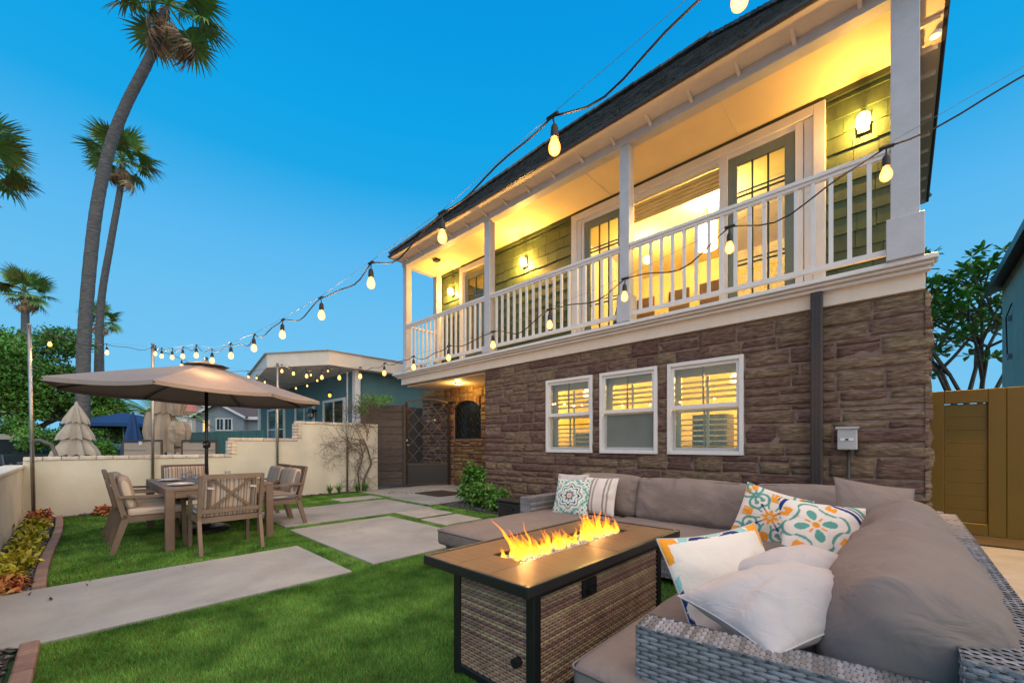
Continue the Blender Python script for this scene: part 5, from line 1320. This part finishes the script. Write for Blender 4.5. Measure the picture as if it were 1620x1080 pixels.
# bare vine
vn = thing('climbing_vine', 'mostly bare twiggy vine climbing the cream wall and board fence', 'vine', (-9.98, 4.95, 0))
m = MB(); m.tube([(-9.98, 4.98, 0), (-9.97, 5.02, .35), (-10.0, 5.22, .7), (-9.98, 5.12, 1.05), (-10.0, 5.0, 1.35)], [.035, .03, .028, .022, .018], 7); m.tube([(-9.99, 4.9, 0), (-9.97, 4.84, .5), (-9.98, 4.98, .9), (-10.0, 4.9, 1.3)], [.022, .02, .018, .014], 6)
m.build('trunk', 'twig', vn, smooth=True)
tw = MB()
def twig(p, d, L_, r_, dep):
    pts = [p.copy()]; q = p.copy()
    for i in range(4):
        d = (d + Vector((0, R.gauss(0, .33), R.gauss(0, .33)))); d.x = R.gauss(0, .10); d.normalize(); q = q + d * (L_ / 4); q.x = min(max(q.x, -10.06), -9.80); pts.append(q.copy())
    tw.tube(pts, [r_ * (1 - .15 * i) for i in range(5)], 4, cap=False)
    if dep > 0:
        for k in range(3): twig(pts[R.choice((2, 3, 4))], (d + Vector((0, R.gauss(0, .8), R.gauss(0, .7)))).normalized(), L_ * .72, r_ * .62, dep - 1)
for (y, z, dy, dz) in ((5.0, 1.3, -1, .2), (5.0, 1.25, -.9, .5), (5.05, 1.1, -1, -.2), (5.1, 1.3, .1, 1), (5.0, 1.3, -.5, 1), (5.2, .8, .5, .6), (5.0, 1.0, -1, -.5), (4.9, 1.2, -1, 0), (5.1, 1.4, .4, 1), (5.0, .9, -.8, .4), (5.15, 1.5, 0, 1), (5.05, 1.2, -1, .7)): twig(Vector((-9.99, y, z)), Vector((0, dy, dz)).normalized(), .55, .011, 4)
tw.build('twigs', 'twig', vn)
leaves('dry_leaves', 'deadleaf', [(-9.97, 4.55, 1.25, .08, .55, .40), (-9.95, 4.9, 1.6, .1, .4, .35), (-9.97, 4.1, .95, .06, .3, .2)], 420, .035, vn, surf=.1)
leaves('green_leaves', 'leafd', [(-10.15, 5.3, 2.35, .25, .45, .22), (-10.4, 5.85, 2.45, .2, .35, .14), (-10.1, 5.0, 2.1, .2, .25, .2)], 1500, .05, vn, surf=.1)

# ------------------------------------------------------------------ PALMS
def fan_frond(seed, dead=False):
    r_ = random.Random(seed); mb = MB(); pl = .95
    droop0 = .42 if not dead else .9
    def arc(t): return Vector((t, 0, .10 * t - .16 * t * t))
    mb.tube([arc(0), arc(.5 * pl), arc(pl)], [.03, .022, .018], 4)
    c = arc(pl); nseg = 28; span = radians(250 if not dead else 150)
    for i in range(nseg):
        a = -span / 2 + span * (i + .5) / nseg + r_.gauss(0, .03); L_ = (1.05 - .25 * abs(a) / (span / 2)) * r_.uniform(.85, 1.1); d = Vector((cos(a), sin(a), 0)); s = Vector((-sin(a), cos(a), 0)); w0 = .055
        b = len(mb.v); ns = 5; drp = r_.uniform(.5, 1.3) * droop0 * 2
        for k in range(ns + 1):
            u = k / ns; p = c + d * (L_ * u * (1 - .25 * u * drp * .5)) + Vector((0, 0, -.55 * drp * max(0, u - .35) ** 1.5 * L_ - .05 * abs(a) * u)); ww = w0 * (u * 2.2 if u < .4 else max(.05, 1 - (u - .4) * 1.55)) * .9
            mb.v.append(tuple(p - s * ww)); mb.v.append(tuple(p + s * ww))
        for k in range(ns): mb.f.append((b + 2 * k, b + 2 * k + 1, b + 2 * k + 3, b + 2 * k + 2))
    return mb
FM = {}
def frond_mesh(kind, i):
    if (kind, i) not in FM:
        mb = fan_frond(hash((kind, i)) % 97 if False else {'frond': 10, 'frondy': 20, 'dead': 30}[kind] + i, kind == 'dead'); me = bpy.data.meshes.new('frond'); me.from_pydata(mb.v, [], mb.f); me.materials.append(MT[kind]); FM[(kind, i)] = me
    return FM[(kind, i)]
def palm(lb, trunk, rad, crown, s, seed, ngreen=28, ndead=9, skirt=True):
    r_ = random.Random(seed); t = thing('palm_tree', lb, 'palm tree', (trunk[0][0], trunk[0][1], 0), 'fan palms beyond the garden wall')
    # smooth trunk
    P = [Vector((trunk[0][0], trunk[0][1], 0))] + [Vector(p) for p in trunk]; pts = []; rr = []
    def cr_(p0, p1, p2, p3, u): return .5 * ((2 * p1) + (-p0 + p2) * u + (2 * p0 - 5 * p1 + 4 * p2 - p3) * u * u + (-p0 + 3 * p1 - 3 * p2 + p3) * u ** 3)
    n = len(P)
    for i in range(n - 1):
        for k in range(14):
            u = k / 14; pts.append(cr_(P[max(i - 1, 0)], P[i], P[i + 1], P[min(i + 2, n - 1)], u)); rr.append(0)
    pts.append(P[-1]); m_ = len(pts)
    rr = [rad * .61 * (1.15 - .42 * i / m_) * (1 + .035 * (i % 2)) + (.25 * rad * max(0, 1 - i / 8)) for i in range(m_)]
    MB().tube(pts, rr, 12).build('trunk', 'palmbark', t, smooth=True)
    top = Vector(crown)
    def add(kind, az, el, sc_, z=0, roll=0):
        o = bpy.data.objects.new('frond', frond_mesh(kind, r_.randrange(4))); COL.objects.link(o); o.parent = t
        o.location = top + Vector((0, 0, z)) - root_off(t); o.rotation_euler = Matrix.Rotation(az, 3, 'Z').to_4x4().to_3x3() .to_euler()
        o.rotation_euler = (Matrix.Rotation(az, 3, 'Z') @ Matrix.Rotation(-el, 3, 'Y') @ Matrix.Rotation(roll, 3, 'X')).to_euler(); o.scale = (sc_,) * 3
    for k in range(ngreen):
        u = k / ngreen; add('frond' if r_.random() > .16 else 'frondy', k * 2.4 + r_.gauss(0, .2), radians(80 - 118 * u + r_.gauss(0, 8)), s * r_.uniform(.85, 1.1), -.1 * s * u, r_.gauss(0, .4))
    for k in range(ndead): add('dead', k * 2.4 + r_.gauss(0, .3), radians(-38 - 40 * r_.random()), s * r_.uniform(.6, .85), -s * (.15 + .4 * r_.random()), r_.gauss(0, .5))
palm('tallest palm, its curved trunk crossing the sky at the left', [(-21.69, .08, 2.65), (-21.64, .13, 5.42), (-21.37, .38, 9.35), (-21.01, .73, 11.88), (-20.57, 1.14, 13.5), (-19.87, 1.81, 15.46), (-19.5, 2.16, 17.1)], .30, (-19.45, 2.2, 17.35), 1.12, 1)
palm('second palm with a slim trunk just behind the tallest one', [(-34.06, .74, 5.0), (-33.93, .86, 9.43), (-33.5, 1.27, 13.13), (-33.13, 1.63, 16.08), (-33.02, 1.73, 17.6)], .28, (-33.02, 1.73, 17.9), 1.08, 2)
palm('palm cut by the left edge of the photo, drooping fronds only', [(-26.1, -3.0, 4), (-26.1, -2.9, 8), (-26.0, -2.75, 12.0)], .25, (-26.0, -2.75, 12.3), 1.1, 3)
palm('short palm above the big leafy tree at the left', [(-61.9, -3.65, 8), (-61.9, -3.65, 15.8)], .55, (-61.9, -3.65, 16.2), 1.3, 4)
palm('small distant palm peeking out right of the tall trunk', [(-56.55, 1.44, 8), (-56.55, 1.44, 12.9)], .4, (-56.55, 1.44, 13.4), 1.0, 5, 20, 12)
# feather palm
dp = thing('feather_palm', 'low feather palm with long arching fronds behind the blue parasols', 'palm tree', (-34.3, 3.3, 0))
MB().tube([(-34.3, 3.3, 0), (-34.3, 3.3, 2.6)], .35, 10).build('trunk', 'palmbark', dp)
def feather():
    mb = MB(); pts = [Vector((3.6 * u, 0, 1.7 * u - 2.4 * u * u)) for u in [k / 12 for k in range(13)]]; mb.tube(pts, .03, 4)
    for i in range(2, 26):
        u = i / 26; p = Vector((3.6 * u, 0, 1.7 * u - 2.4 * u * u))
        for sg in (-1, 1):
            L_ = .75 * sin(pi * min(1, u * .8 + .15)); d = Vector((.55, sg * .8, -.35)).normalized(); mb.bar(p, p + d * L_, .05, .006, w2=.01)
    return mb
fm = feather(); me = bpy.data.meshes.new('frond'); me.from_pydata(fm.v, [], fm.f); me.materials.append(MT['frond'])
for k in range(22):
    o = bpy.data.objects.new('frond', me); COL.objects.link(o); o.parent = dp; o.location = (0, 0, 2.7); o.rotation_euler = (Matrix.Rotation(k * 2.4, 3, 'Z') @ Matrix.Rotation(-radians(R.uniform(-15, 60)), 3, 'Y')).to_euler(); s_ = R.uniform(.8, 1.1); o.scale = (s_,) * 3

# ------------------------------------------------------------------ big trees
def tree(lb, base, ells, n, size, m='leafd', h=3, r_=.3, cat='tree', name='leafy_tree'):
    t = thing(name, lb, cat, base); mb = MB()
    limbs(mb, Vector(base), Vector((0, 0, 1)), h, r_, 3); mb.build('trunk', 'bark', t, smooth=True)
    leaves('crown', m, ells, n, size, t, up=.6, surf=.45)
    return t
def blob(c, r_, k, rad, seed):
    q = random.Random(seed); out = []
    for i in range(k):
        d = Vector((q.gauss(0, 1), q.gauss(0, 1), q.gauss(0, 1))).normalized() * q.uniform(.35, 1); s = rad * q.uniform(.6, 1.2); out.append((c[0] + d.x * r_[0], c[1] + d.y * r_[1], c[2] + d.z * r_[2], s, s, s * .75))
    return out
tree('big dense green tree filling the left edge behind the wall', (-31.5, -1.8, 0), blob((-31.5, -2.2, 4.6), (2.6, 2.6, 2.9), 60, .95, 3), 60000, .17, h=1.5, r_=.3)
tree('dark green tree at the far left, half outside the photo', (-29, -5.5, 0), blob((-29, -5.3, 3.9), (2.6, 2.4, 2.6), 30, .95, 8), 26000, .17, h=1.4, r_=.3)
tree('smaller round tree between the big tree and the tall palm trunk', (-30.8, .7, 0), blob((-30.8, .8, 3.0), (1.2, .9, 1.7), 16, .6, 5), 14000, .14, h=1.1, r_=.18)
shrub(-27.1, 2.0, blob((-27.1, 2.0, 1.85), (1.6, 1.1, .45), 12, .5, 6), 7000, .12, 'light green hedge bush behind the blue parasols', cat='bush')
shrub(-21.5, .6, blob((-21.5, .55, 1.0), (1.4, .6, .55), 10, .35, 9), 5000, .09, 'light green bush behind the pale folded parasol', cat='bush')
shrub(-24.5, -1.2, blob((-24.5, -1.1, 1.5), (1.6, .9, .7), 10, .45, 10), 6000, .10, 'green bush at the foot of the big left tree', m='leafd', cat='bush')
shrub(-35, -3, [(-36, -7 + k * 1.15, 1.35 + .35 * sin(k * 2.1), 1.0, .9, 1.25) for k in range(9)], 26000, .17, 'long dark green hedge far behind the folded parasols', m='leafd', cat='hedge')
# plumeria at the right
pt = thing('plumeria_tree', 'tree with clustered glossy leaves rising behind the mustard gate', 'tree', (1.3, 18.5, 0))
mb = MB(); tips = []
def pl_branch(p, d, L_, r_, dep):
    q = p + d * L_ * .5 + Vector((0, 0, .05)); e = p + d * L_ + Vector((0, 0, .18)); mb.tube([p, q, e], [r_, r_ * .85, r_ * .7], 6)
    if dep == 0: tips.append(e); return
    for k in range(2 if dep < 3 else 3):
        nd = (d + Vector((R.gauss(0, .55), R.gauss(0, .45), R.gauss(.12, .32)))).normalized(); pl_branch(e, nd, L_ * .78, r_ * .72, dep - 1)
for dx in (-.2, .0, .2): pl_branch(Vector((1.30, 18.5, 0)), Vector((dx, dx * .5, 1)).normalized(), 1.78, .10, 4)
tips = [p for p in tips if p.z > 1.5]
mb.build('trunk', 'bark', pt)
lm = MB()
for p in tips + [q + Vector((R.gauss(0, .45), R.gauss(0, .45), R.gauss(-.5, .6))) for q in tips for _ in range(3)]:
    for k in range(13):
        a = R.uniform(0, 6.3); e = R.uniform(-.5, 1.0); d = Vector((cos(a) * cos(e), sin(a) * cos(e), sin(e))); s = d.cross(Vector((0, 0, 1))).normalized(); L_ = R.uniform(.22, .38); u = s.cross(d)
        lm.add([p, p + d * L_ * .35 + s * .045, p + d * L_ * .75 + s * .05, p + d * L_ - u * .03, p + d * L_ * .75 - s * .05, p + d * L_ * .35 - s * .045], [(0, 1, 2, 3), (0, 3, 4, 5)])
lm.build('crown', 'leafplum', pt)

# ------------------------------------------------------------------ NEIGHBOURS
nr = thing('neighbour_building', 'pale teal building with dark eave at the right edge', 'building', (2.2, 11, 0))
MB().box(1.66, 6, 7.46, 14.6, 0, 5.0).build('wall', 'tealpale', nr)
MB().add([(1.42, 7.4, 4.68), (1.42, 14.9, 4.68), (6, 14.9, 7.2), (6, 7.4, 7.2), (1.42, 7.4, 4.84), (1.42, 14.9, 4.84), (6, 14.9, 7.36), (6, 7.4, 7.36)], [(0, 1, 2, 3), (7, 6, 5, 4), (0, 4, 5, 1), (1, 5, 6, 2), (2, 6, 7, 3), (3, 7, 4, 0)]).build('roof', 'brownmetal', nr)
MB().tube([(1.62, 13.6, 3.0), (1.60, 13.6, 3.9), (1.63, 13.2, 4.1)], .012, 5).build('cable', 'rubber', nr)
for z in (3.0, 3.8): MB().box(1.60, 1.66, 13.4, 13.5, z, z + .1).build('bracket', 'greybox', nr)

def win(parent, x0, x1, z0, z1, y, m='white', pane='dark', cols=2, rows=2, d=.08):
    f = MB(); t = .10; f.box(x0 - t, x0, y - d, y, z0 - t, z1 + t); f.box(x1, x1 + t, y - d, y, z0 - t, z1 + t); f.box(x0, x1, y - d, y, z1, z1 + t); f.box(x0, x1, y - d, y, z0 - t, z0)
    w_ = f.build('window', m, parent); MB().box(x0, x1, y - .03, y - .01, z0, z1).build('pane', pane, w_)
    for k in range(1, cols): x = x0 + (x1 - x0) * k / cols; MB().box(x - .03, x + .03, y - .06, y - .032, z0, z1).build('glazing_bar', m, w_)
    for k in range(1, rows): z = z0 + (z1 - z0) * k / rows; MB().box(x0, x1, y - .055, y - .031, z - .03, z + .03).build('glazing_bar', m, w_)
tbld = thing('teal_building', 'teal neighbour house with flat pale canopy roof behind the cream wall', 'house', (-19, 8, 0))
MB().box(-26.2, -14.6, 7.0, 14, 0, 4.2).build('wall', 'teal', tbld)
for (a, b, c, d) in ((-24.6, -22.2, 1.0, 2.95), (-20.5, -18.5, 1.0, 2.95), (-17.3, -15.5, 1.0, 2.9)): win(tbld, a, b, c, d, 7.0)
MB().box(-26.3, -26.1, 6.9, 7.1, 0, 4.2).build('corner_trim', 'white', tbld); MB().box(-14.66, -14.42, 6.9, 7.1, 0, 4.2).build('corner_trim', 'white', tbld); MB().box(-14.58, -14.4, 10.6, 10.9, 0, 4.2).build('corner_trim', 'white', tbld)
MB().prism([(-14.17, 5.85), (-14.17, 14.5), (-27, 14.5), (-27, 6.2), (-20.5, 5.2), (-16.27, 4.55)], 3.92, 4.40).build('roof', 'cream', tbld)
MB().prism([(-14.12, 5.8), (-14.12, 14.5), (-27, 14.5), (-27, 6.1), (-20.5, 5.12), (-16.27, 4.48)], 4.402, 4.43).build('roof_edge', 'greybox', tbld)
ln = MB().lathe([(0, .25), (.10, .22), (.13, .05), (.10, -.15), (0, -.2)], (-18.3, 6.8, 2.5), 8).build('wall_lantern', 'black', tbld); MB().lathe([(.0, .03), (.135, .02), (.11, -.12), (0, -.13)], (-18.3, 6.8, 2.5), 6).build('lamp_glass', 'greybox', ln)
MB().box(-18.38, -18.2, 6.8, 7.0, 2.6, 2.7).build('bracket', 'black', ln)
ns_ = thing('porch_string_lights', 'faint string of small bulbs under the teal building canopy', 'string lights', (-14.3, 5.3, 3.5))
PB = [(-13.57, 5.04, 3.40), (-13.68, 5.62, 3.61), (-13.94, 5.38, 3.30), (-14.7, 5.34, 3.20), (-15.49, 5.25, 3.18), (-16.2, 4.9, 3.22), (-16.67, 4.6, 3.45), (-16.9, 4.4, 3.6)]
MB().tube([Vector(p) + Vector((0, 0, .14)) for p in PB], .006, 5).build('cable', 'rubber', ns_)
for p in PB:
    MB().lathe([(.018, .10), (.02, .04), (.018, .035)], p, 8).build('socket', 'rubber', ns_); MB().lathe([(.014, .035), (.028, .0), (.026, -.02), (0, -.04)], p, 8).build('bulb', 'bulb', ns_, smooth=True)
hl = thing('hanging_lantern', 'small lit lantern hanging under the teal building canopy', 'lantern', (-14.6, 6.2, 2.9))
MB().lathe([(0, .12), (.04, .10), (.10, .02), (.10, 0)], (-14.7, 6.1, 3.0), 10).build('shade', 'black', hl); MB().lathe([(0, 0), (.05, -.01), (.05, -.10), (0, -.14)], (-14.7, 6.1, 3.0), 10).build('lamp_glass', 'litwin', hl); MB().tube([(-14.7, 6.1, 3.1), (-14.7, 6.1, 3.92)], .008, 5).build('cord', 'black', hl)

tf = thing('board_fence', 'teal vertical board fence in the neighbour yard', 'fence', (-27, 5, 0))
a, b = Vector((-30.4, 4.2, 0)), Vector((-22.4, 6.2, 0)); n = 40
for i in range(n): p = a.lerp(b, i / n); q = a.lerp(b, (i + .94) / n); MB().bar(p + Vector((0, 0, .95)), q + Vector((0, 0, .95)), .03, 1.9).build('board', 'tealf', tf)
tf = thing('board_fence', 'low grey green board fence behind the pale folded parasol', 'fence', (-21, 1, 0))
a, b = Vector((-22.0, .6, 0)), Vector((-19.7, 2.6, 0)); n = 14
for i in range(n): p = a.lerp(b, i / n); q = a.lerp(b, (i + .94) / n); MB().bar(p + Vector((0, 0, .62)), q + Vector((0, 0, .62)), .03, 1.24).build('board', 'tealf' if i < 11 else 'greybox', tf)

def gable(name, lb, c, ang, w, d, wz, rz, wall, roof, ov=.35, wins=(), trim='white'):
    t = thing(name, lb, 'house', c)
    MB().box(-w / 2, w / 2, 0, d, 0, wz).add([(-w / 2, 0, wz), (w / 2, 0, wz), (0, 0, rz), (-w / 2, d, wz), (w / 2, d, wz), (0, d, rz)], [(0, 1, 2), (5, 4, 3), (0, 2, 5, 3), (1, 4, 5, 2)]).build('wall', wall, None).parent = t
    s = (rz - wz) / (w / 2); x1 = w / 2 + ov; z1 = wz - ov * s
    r_ = MB()
    for sg in (-1, 1): r_.add([(0, -ov, rz + .02), (sg * x1, -ov, z1 + .02), (sg * x1, d + ov, z1 + .02), (0, d + ov, rz + .02), (0, -ov, rz + .16), (sg * x1, -ov, z1 + .16), (sg * x1, d + ov, z1 + .16), (0, d + ov, rz + .16)], [(0, 1, 2, 3), (7, 6, 5, 4), (0, 4, 5, 1), (1, 5, 6, 2), (2, 6, 7, 3), (3, 7, 4, 0)])
    r_.build('roof', roof).parent = t
    f = MB()
    for sg in (-1, 1): f.bar((0, -ov - .03, rz + .04), (sg * x1, -ov - .03, z1 + .04), .05, .16)
    f.build('bargeboard', trim).parent = t
    for (x0, x1_, z0, z1_, pane) in wins:
        g = MB(); q = .09; g.box(x0 - q, x0, -.07, 0, z0, z1_); g.box(x1_, x1_ + q, -.07, 0, z0, z1_); g.box(x0 - q, x1_ + q, -.07, 0, z1_, z1_ + q); g.box(x0 - q, x1_ + q, -.07, 0, z0 - q, z0); o = g.build('window', trim); o.parent = t
        MB().box(x0, x1_, -.04, -.01, z0, z1_).build('pane', pane).parent = o
        MB().box((x0 + x1_) / 2 - .02, (x0 + x1_) / 2 + .02, -.055, -.041, z0, z1_).build('glazing_bar', trim).parent = o
    t.rotation_euler = (0, 0, radians(ang)); return t
gable('cottage', 'small blue grey cottage with brown roof and an orange lit window', (-40.0, 7.8, 0), 45, 3.8, 6, 3.5, 4.5, 'greyhouse', 'roofbrown', wins=((-1.25, -.85, 2.3, 3.1, 'litwin'), (-.2, .3, 2.4, 3.25, 'dark'), (.45, .95, 2.4, 3.25, 'dark')))
cw = thing('cottage_wing', 'side wing of the small cottage with brown roof and a wide dark window', 'house', (-37.6, 10.3, 0))
cw.rotation_euler = (0, 0, radians(45))
for o_ in (MB().box(-1.9, 2.2, .4, 5, 0, 3.25).build('wall', 'greyhouse'), MB().add([(-2.2, .0, 3.3), (2.4, .0, 3.3), (2.4, 3.2, 5.0), (-2.2, 3.2, 5.0), (-2.2, .0, 3.45), (2.4, .0, 3.45), (2.4, 3.2, 5.15), (-2.2, 3.2, 5.15)], [(0, 3, 2, 1), (4, 5, 6, 7), (0, 1, 5, 4), (1, 2, 6, 5), (2, 3, 7, 6), (3, 0, 4, 7)]).build('roof', 'roofbrown'), MB().box(-2.2, 2.4, -.06, -.01, 3.22, 3.46).build('fascia', 'white'), MB().box(-.3, 1.7, .34, .39, 2.0, 3.0).build('window', 'dark')): o_.parent = cw
gable('beige_house', 'beige house with red tiled roof behind the feather palm', (-52.5, 7.0, 0), 43, 7.5, 7, 4.4, 6.3, 'creamhouse', 'roofred', wins=((-.6, .6, 3.6, 4.9, 'white'), (2.0, 3.0, 3.4, 4.4, 'dark')))
rh = thing('red_roof_house', 'long beige house with a red tiled roof above the small cottage', 'house', (-50, 13, 0)); rh.rotation_euler = (0, 0, radians(43))
for o_ in (MB().box(-8, 6, 0, 6, 0, 4.9).build('wall', 'creamhouse'), MB().add([(-8.4, -.5, 4.75), (6.4, -.5, 4.75), (6.4, 3, 6.1), (-8.4, 3, 6.1), (-8.4, -.5, 4.95), (6.4, -.5, 4.95), (6.4, 3, 6.3), (-8.4, 3, 6.3)], [(0, 3, 2, 1), (4, 5, 6, 7), (0, 1, 5, 4), (1, 2, 6, 5), (2, 3, 7, 6), (3, 0, 4, 7)]).build('roof', 'roofred')): o_.parent = rh
for k, x in enumerate((-6.6, -5.2, -2.6, -1.0, .8)): MB().box(x, x + .8, -.05, 0, 3.3, 4.3).build('window', 'dark').parent = rh
pk = MB().lathe([(.0, 1.7), (.25, 1.5), (.5, .6), (.75, 0), (0, 0)], (-47.7, 7.1, 3.9), 8)
tag(pk.build('tent_roof', 'pinkroof'), 'salmon pink pointed tent roof in front of the red roofed house', 'tent roof')
tag(MB().tube([(-47.7, 7.1, 0), (-47.7, 7.1, 3.9)], .12, 6).build('tent_post', 'white'), 'white post carrying the salmon pink tent roof', 'post')

# terrace furniture beyond the wall
o = MB().box(-19.5, -10.3, -4, 5.4, -.01, .30).build('terrace', 'concreteg'); struct(o)
def folded(name, lb, x, y, z0, zt, r_, m, tiers=2, n=16, seed=1, tie=True):
    t = thing(name, lb, 'umbrella', (x, y, 0)); MB().tube([(x, y, 0), (x, y, zt + .05)], .03, 8).build('pole', 'pole', t)
    MB().lathe([(0, 0), (.30, 0), (.28, .06), (0, .08)], (x, y, .3), 14).build('base', 'greybox', t)
    H_ = (zt - z0) / tiers
    for k in range(tiers):
        mb = MB(); lo = z0 + (tiers - 1 - k) * H_ if tiers > 1 else z0; hi = lo + H_ * 1.15; hi = min(hi, zt); rr0 = .06 + .16 * k / max(1, tiers) * (1 if tiers > 1 else 0); rows = 8
        rt = r_ * (.72 + .28 * k) if tiers > 1 else r_
        for i in range(rows + 1):
            u = i / rows; base_r = rr0 + (rt - rr0) * (u ** .9)
            for j in range(n * 2):
                a = pi * j / n; fl = (1 + (.24 if j % 2 else -.24) * (u ** .5)) * (1 + .08 * noise.noise((j * .9, u * 2, seed)))
                mb.v.append((x + base_r * fl * cos(a), y + base_r * fl * sin(a), hi - (hi - lo) * u - (.07 if (j % 2 and i == rows) else 0)))
        for i in range(rows):
            for j in range(n * 2): mb.f.append((i * 2 * n + j, i * 2 * n + (j + 1) % (2 * n), (i + 1) * 2 * n + (j + 1) % (2 * n), (i + 1) * 2 * n + j))
        mb.build('canopy_tier', m, t)
    MB().lathe([(0, .12), (.03, .08), (.05, 0)], (x, y, zt), 8).build('finial', m, t); return t
folded('folded_parasol', 'pale beige parasol folded in three tiers, left beyond the wall', -16.03, -.06, .95, 2.24, .31, 'beigel', 3, 11, 1)
folded('folded_parasol', 'dark blue folded parasol standing before the open blue one', -20.37, 1.34, .8, 2.3, .33, 'navy', 1, 8, 2)
# big shaggy beige folded parasol: offset tiers
t = folded('folded_parasol', 'large tan folded parasol bundled loosely beside a light pole', -14.95, 1.66, 1.0, 3.2, .34, 'beige', 2, 9, 5)
mb = MB()
for k, (dx, dy, z0_, z1_, rr) in enumerate(((.22, .26, 1.15, 1.85, .25), (.20, .22, 2.0, 3.0, .20), (-.22, -.26, 1.0, 2.1, .17))):
    b = len(mb.v); nn = 18
    for i in range(7):
        u = i / 6
        for j in range(nn): a = 2 * pi * j / nn; q = rr * (.55 + .5 * sin(pi * min(1, u * .9 + .1))) * (1 + (.14 if j % 2 else -.1)) * (1 + .2 * noise.noise((j * .7, u * 3, k))); mb.v.append((-14.95 + dx + q * cos(a), 1.66 + dy + q * sin(a), z1_ - (z1_ - z0_) * u))
    for i in range(6):
        for j in range(nn): mb.f.append((b + i * nn + j, b + i * nn + (j + 1) % nn, b + (i + 1) * nn + (j + 1) % nn, b + (i + 1) * nn + j))
o = mb.build('loose_canvas', 'beige', t); 
bo = thing('blue_parasol', 'open dark blue parasol low behind the folded one', 'umbrella', (-26.0, 1.4, 0))
MB().tube([(-26.0, 1.4, 0), (-26.0, 1.4, 2.65)], .03, 8).build('pole', 'pole', bo)
vs = [(-26.0, 1.4, 2.68)] + [(-26.0 + 2.0 * cos(k * pi / 4), 1.4 + 2.0 * sin(k * pi / 4), 2.12) for k in range(8)] + [(-26.0 + 2.0 * cos(k * pi / 4), 1.4 + 2.0 * sin(k * pi / 4), 1.98) for k in range(8)]
MB().add(vs, [(0, k + 1, (k + 1) % 8 + 1) for k in range(8)] + [(k + 1, k + 9, (k + 1) % 8 + 9, (k + 1) % 8 + 1) for k in range(8)]).build('canopy', 'navy', bo)
def patio_chair(lb, a, b, zt=1.30):
    a = Vector(a); b = Vector(b); t = thing('patio_chair', lb, 'chair', ((a.x + b.x) / 2, (a.y + b.y) / 2, .3), 'chairs beyond the cream wall'); d = (b - a).normalized(); bk_ = Vector((-d.y, d.x, 0))
    f = MB()
    for p in (a, b): f.bar(p + Vector((0, 0, .3)), p + Vector((0, 0, zt)), .05, .04)
    f.bar(a + Vector((0, 0, zt)), b + Vector((0, 0, zt)), .05, .05); f.bar(a + Vector((0, 0, .75)), b + Vector((0, 0, .75)), .05, .05)
    for p in (a, b): f.bar(p - bk_ * -.55 + Vector((0, 0, .3)), p - bk_ * -.55 + Vector((0, 0, .8)), .05, .05)
    f.build('frame', 'brownmetal', t)
    for k in range(2): MB().bar(a + d * .03 + Vector((0, 0, .86 + k * .20 + .09)), b - d * .03 + Vector((0, 0, .86 + k * .20 + .09)), .03, .185).build('sling', 'beige', t)
    MB().bar(a.lerp(b, .5) - bk_ * -.27 - d * .3 + Vector((0, 0, .76)), a.lerp(b, .5) - bk_ * -.27 + d * .3 + Vector((0, 0, .76)), .5, .06).build('seat', 'beige', t)
    return t
c1 = patio_chair('tan sling chair back with a white tag, left one beyond the wall', (-14.43, .77, 0), (-13.72, 1.45, 0))
p = Vector((-14.07, 1.10, 1.25)); MB().bar(p + Vector((.03, -.03, -.06)), p + Vector((.03, -.03, .03)), .10, .01, (1, 1, 0)).build('tag', 'paper', c1)
patio_chair('tan sling chair back, right one beyond the wall behind the parasol pole', (-13.6, 1.84, 0), (-12.94, 2.46, 0))
ac = thing('curved_chair', 'curved grey wooden chair beyond the wall at the left', 'chair', (-13.6, -.35, .3))
m = MB(); m.tube([(-13.9, -.75, 1.28), (-13.7, -.60, 1.30), (-13.5, -.42, 1.2), (-13.4, -.35, .95), (-13.4, -.33, .3)], .035, 8); m.build('frame', 'bark', ac)
m = MB(); m.bar((-14.0, -.8, .8), (-13.45, -.36, .8), .35, .04); m.build('seat', 'bark', ac)
for p in ((-14.0, -.8), (-13.7, -1.0), (-13.2, -.6)): MB().bar((p[0], p[1], .3), (p[0], p[1], .8), .04, .04).build('leg', 'bark', ac)
# street at the far left: pale wall and a parked car
tag(MB().box(-32.5, -30.6, -4.5, -1.7, 0, 1.7).build('boundary_wall', 'stucco'), 'pale boundary wall at the far left behind the bushes', 'wall')
car = thing('parked_car', 'dark parked car half hidden at the left edge', 'car', (-25.2, -2.2, 0))
car.rotation_euler = (0, 0, radians(30))
MBc = MB(); prof = [(-2.1, .45), (-2.1, .85), (-1.5, .95), (-.9, 1.38), (.6, 1.40), (1.3, .98), (2.05, .85), (2.15, .45)]
n = len(prof); MBc.add([(x, -.85, z) for x, z in prof] + [(x, .85, z) for x, z in prof], [tuple(range(n)), tuple(range(n, 2 * n))[::-1]] + [(i, n + i, n + (i + 1) % n, (i + 1) % n) for i in range(n)])
MBc.build('body', 'carpaint', None, bevel=.05, segs=2).parent = car
for s in (-1, 1):
    MB().add([(-1.35, s * .86, .98), (-.85, s * .86, 1.32), (.55, s * .86, 1.34), (1.1, s * .86, 1.0)], [(0, 1, 2, 3)]).build('side_window', 'dark').parent = car
    for x in (-1.35, 1.35):
        w_ = MB().tube([(x, s * .72, .34), (x, s * .90, .34)], .34, 16).build('wheel', 'rubber'); w_.parent = car; r_ = MB().tube([(x, s * .905, .34), (x, s * .915, .34)], .2, 12).build('rim', 'steel'); r_.parent = w_
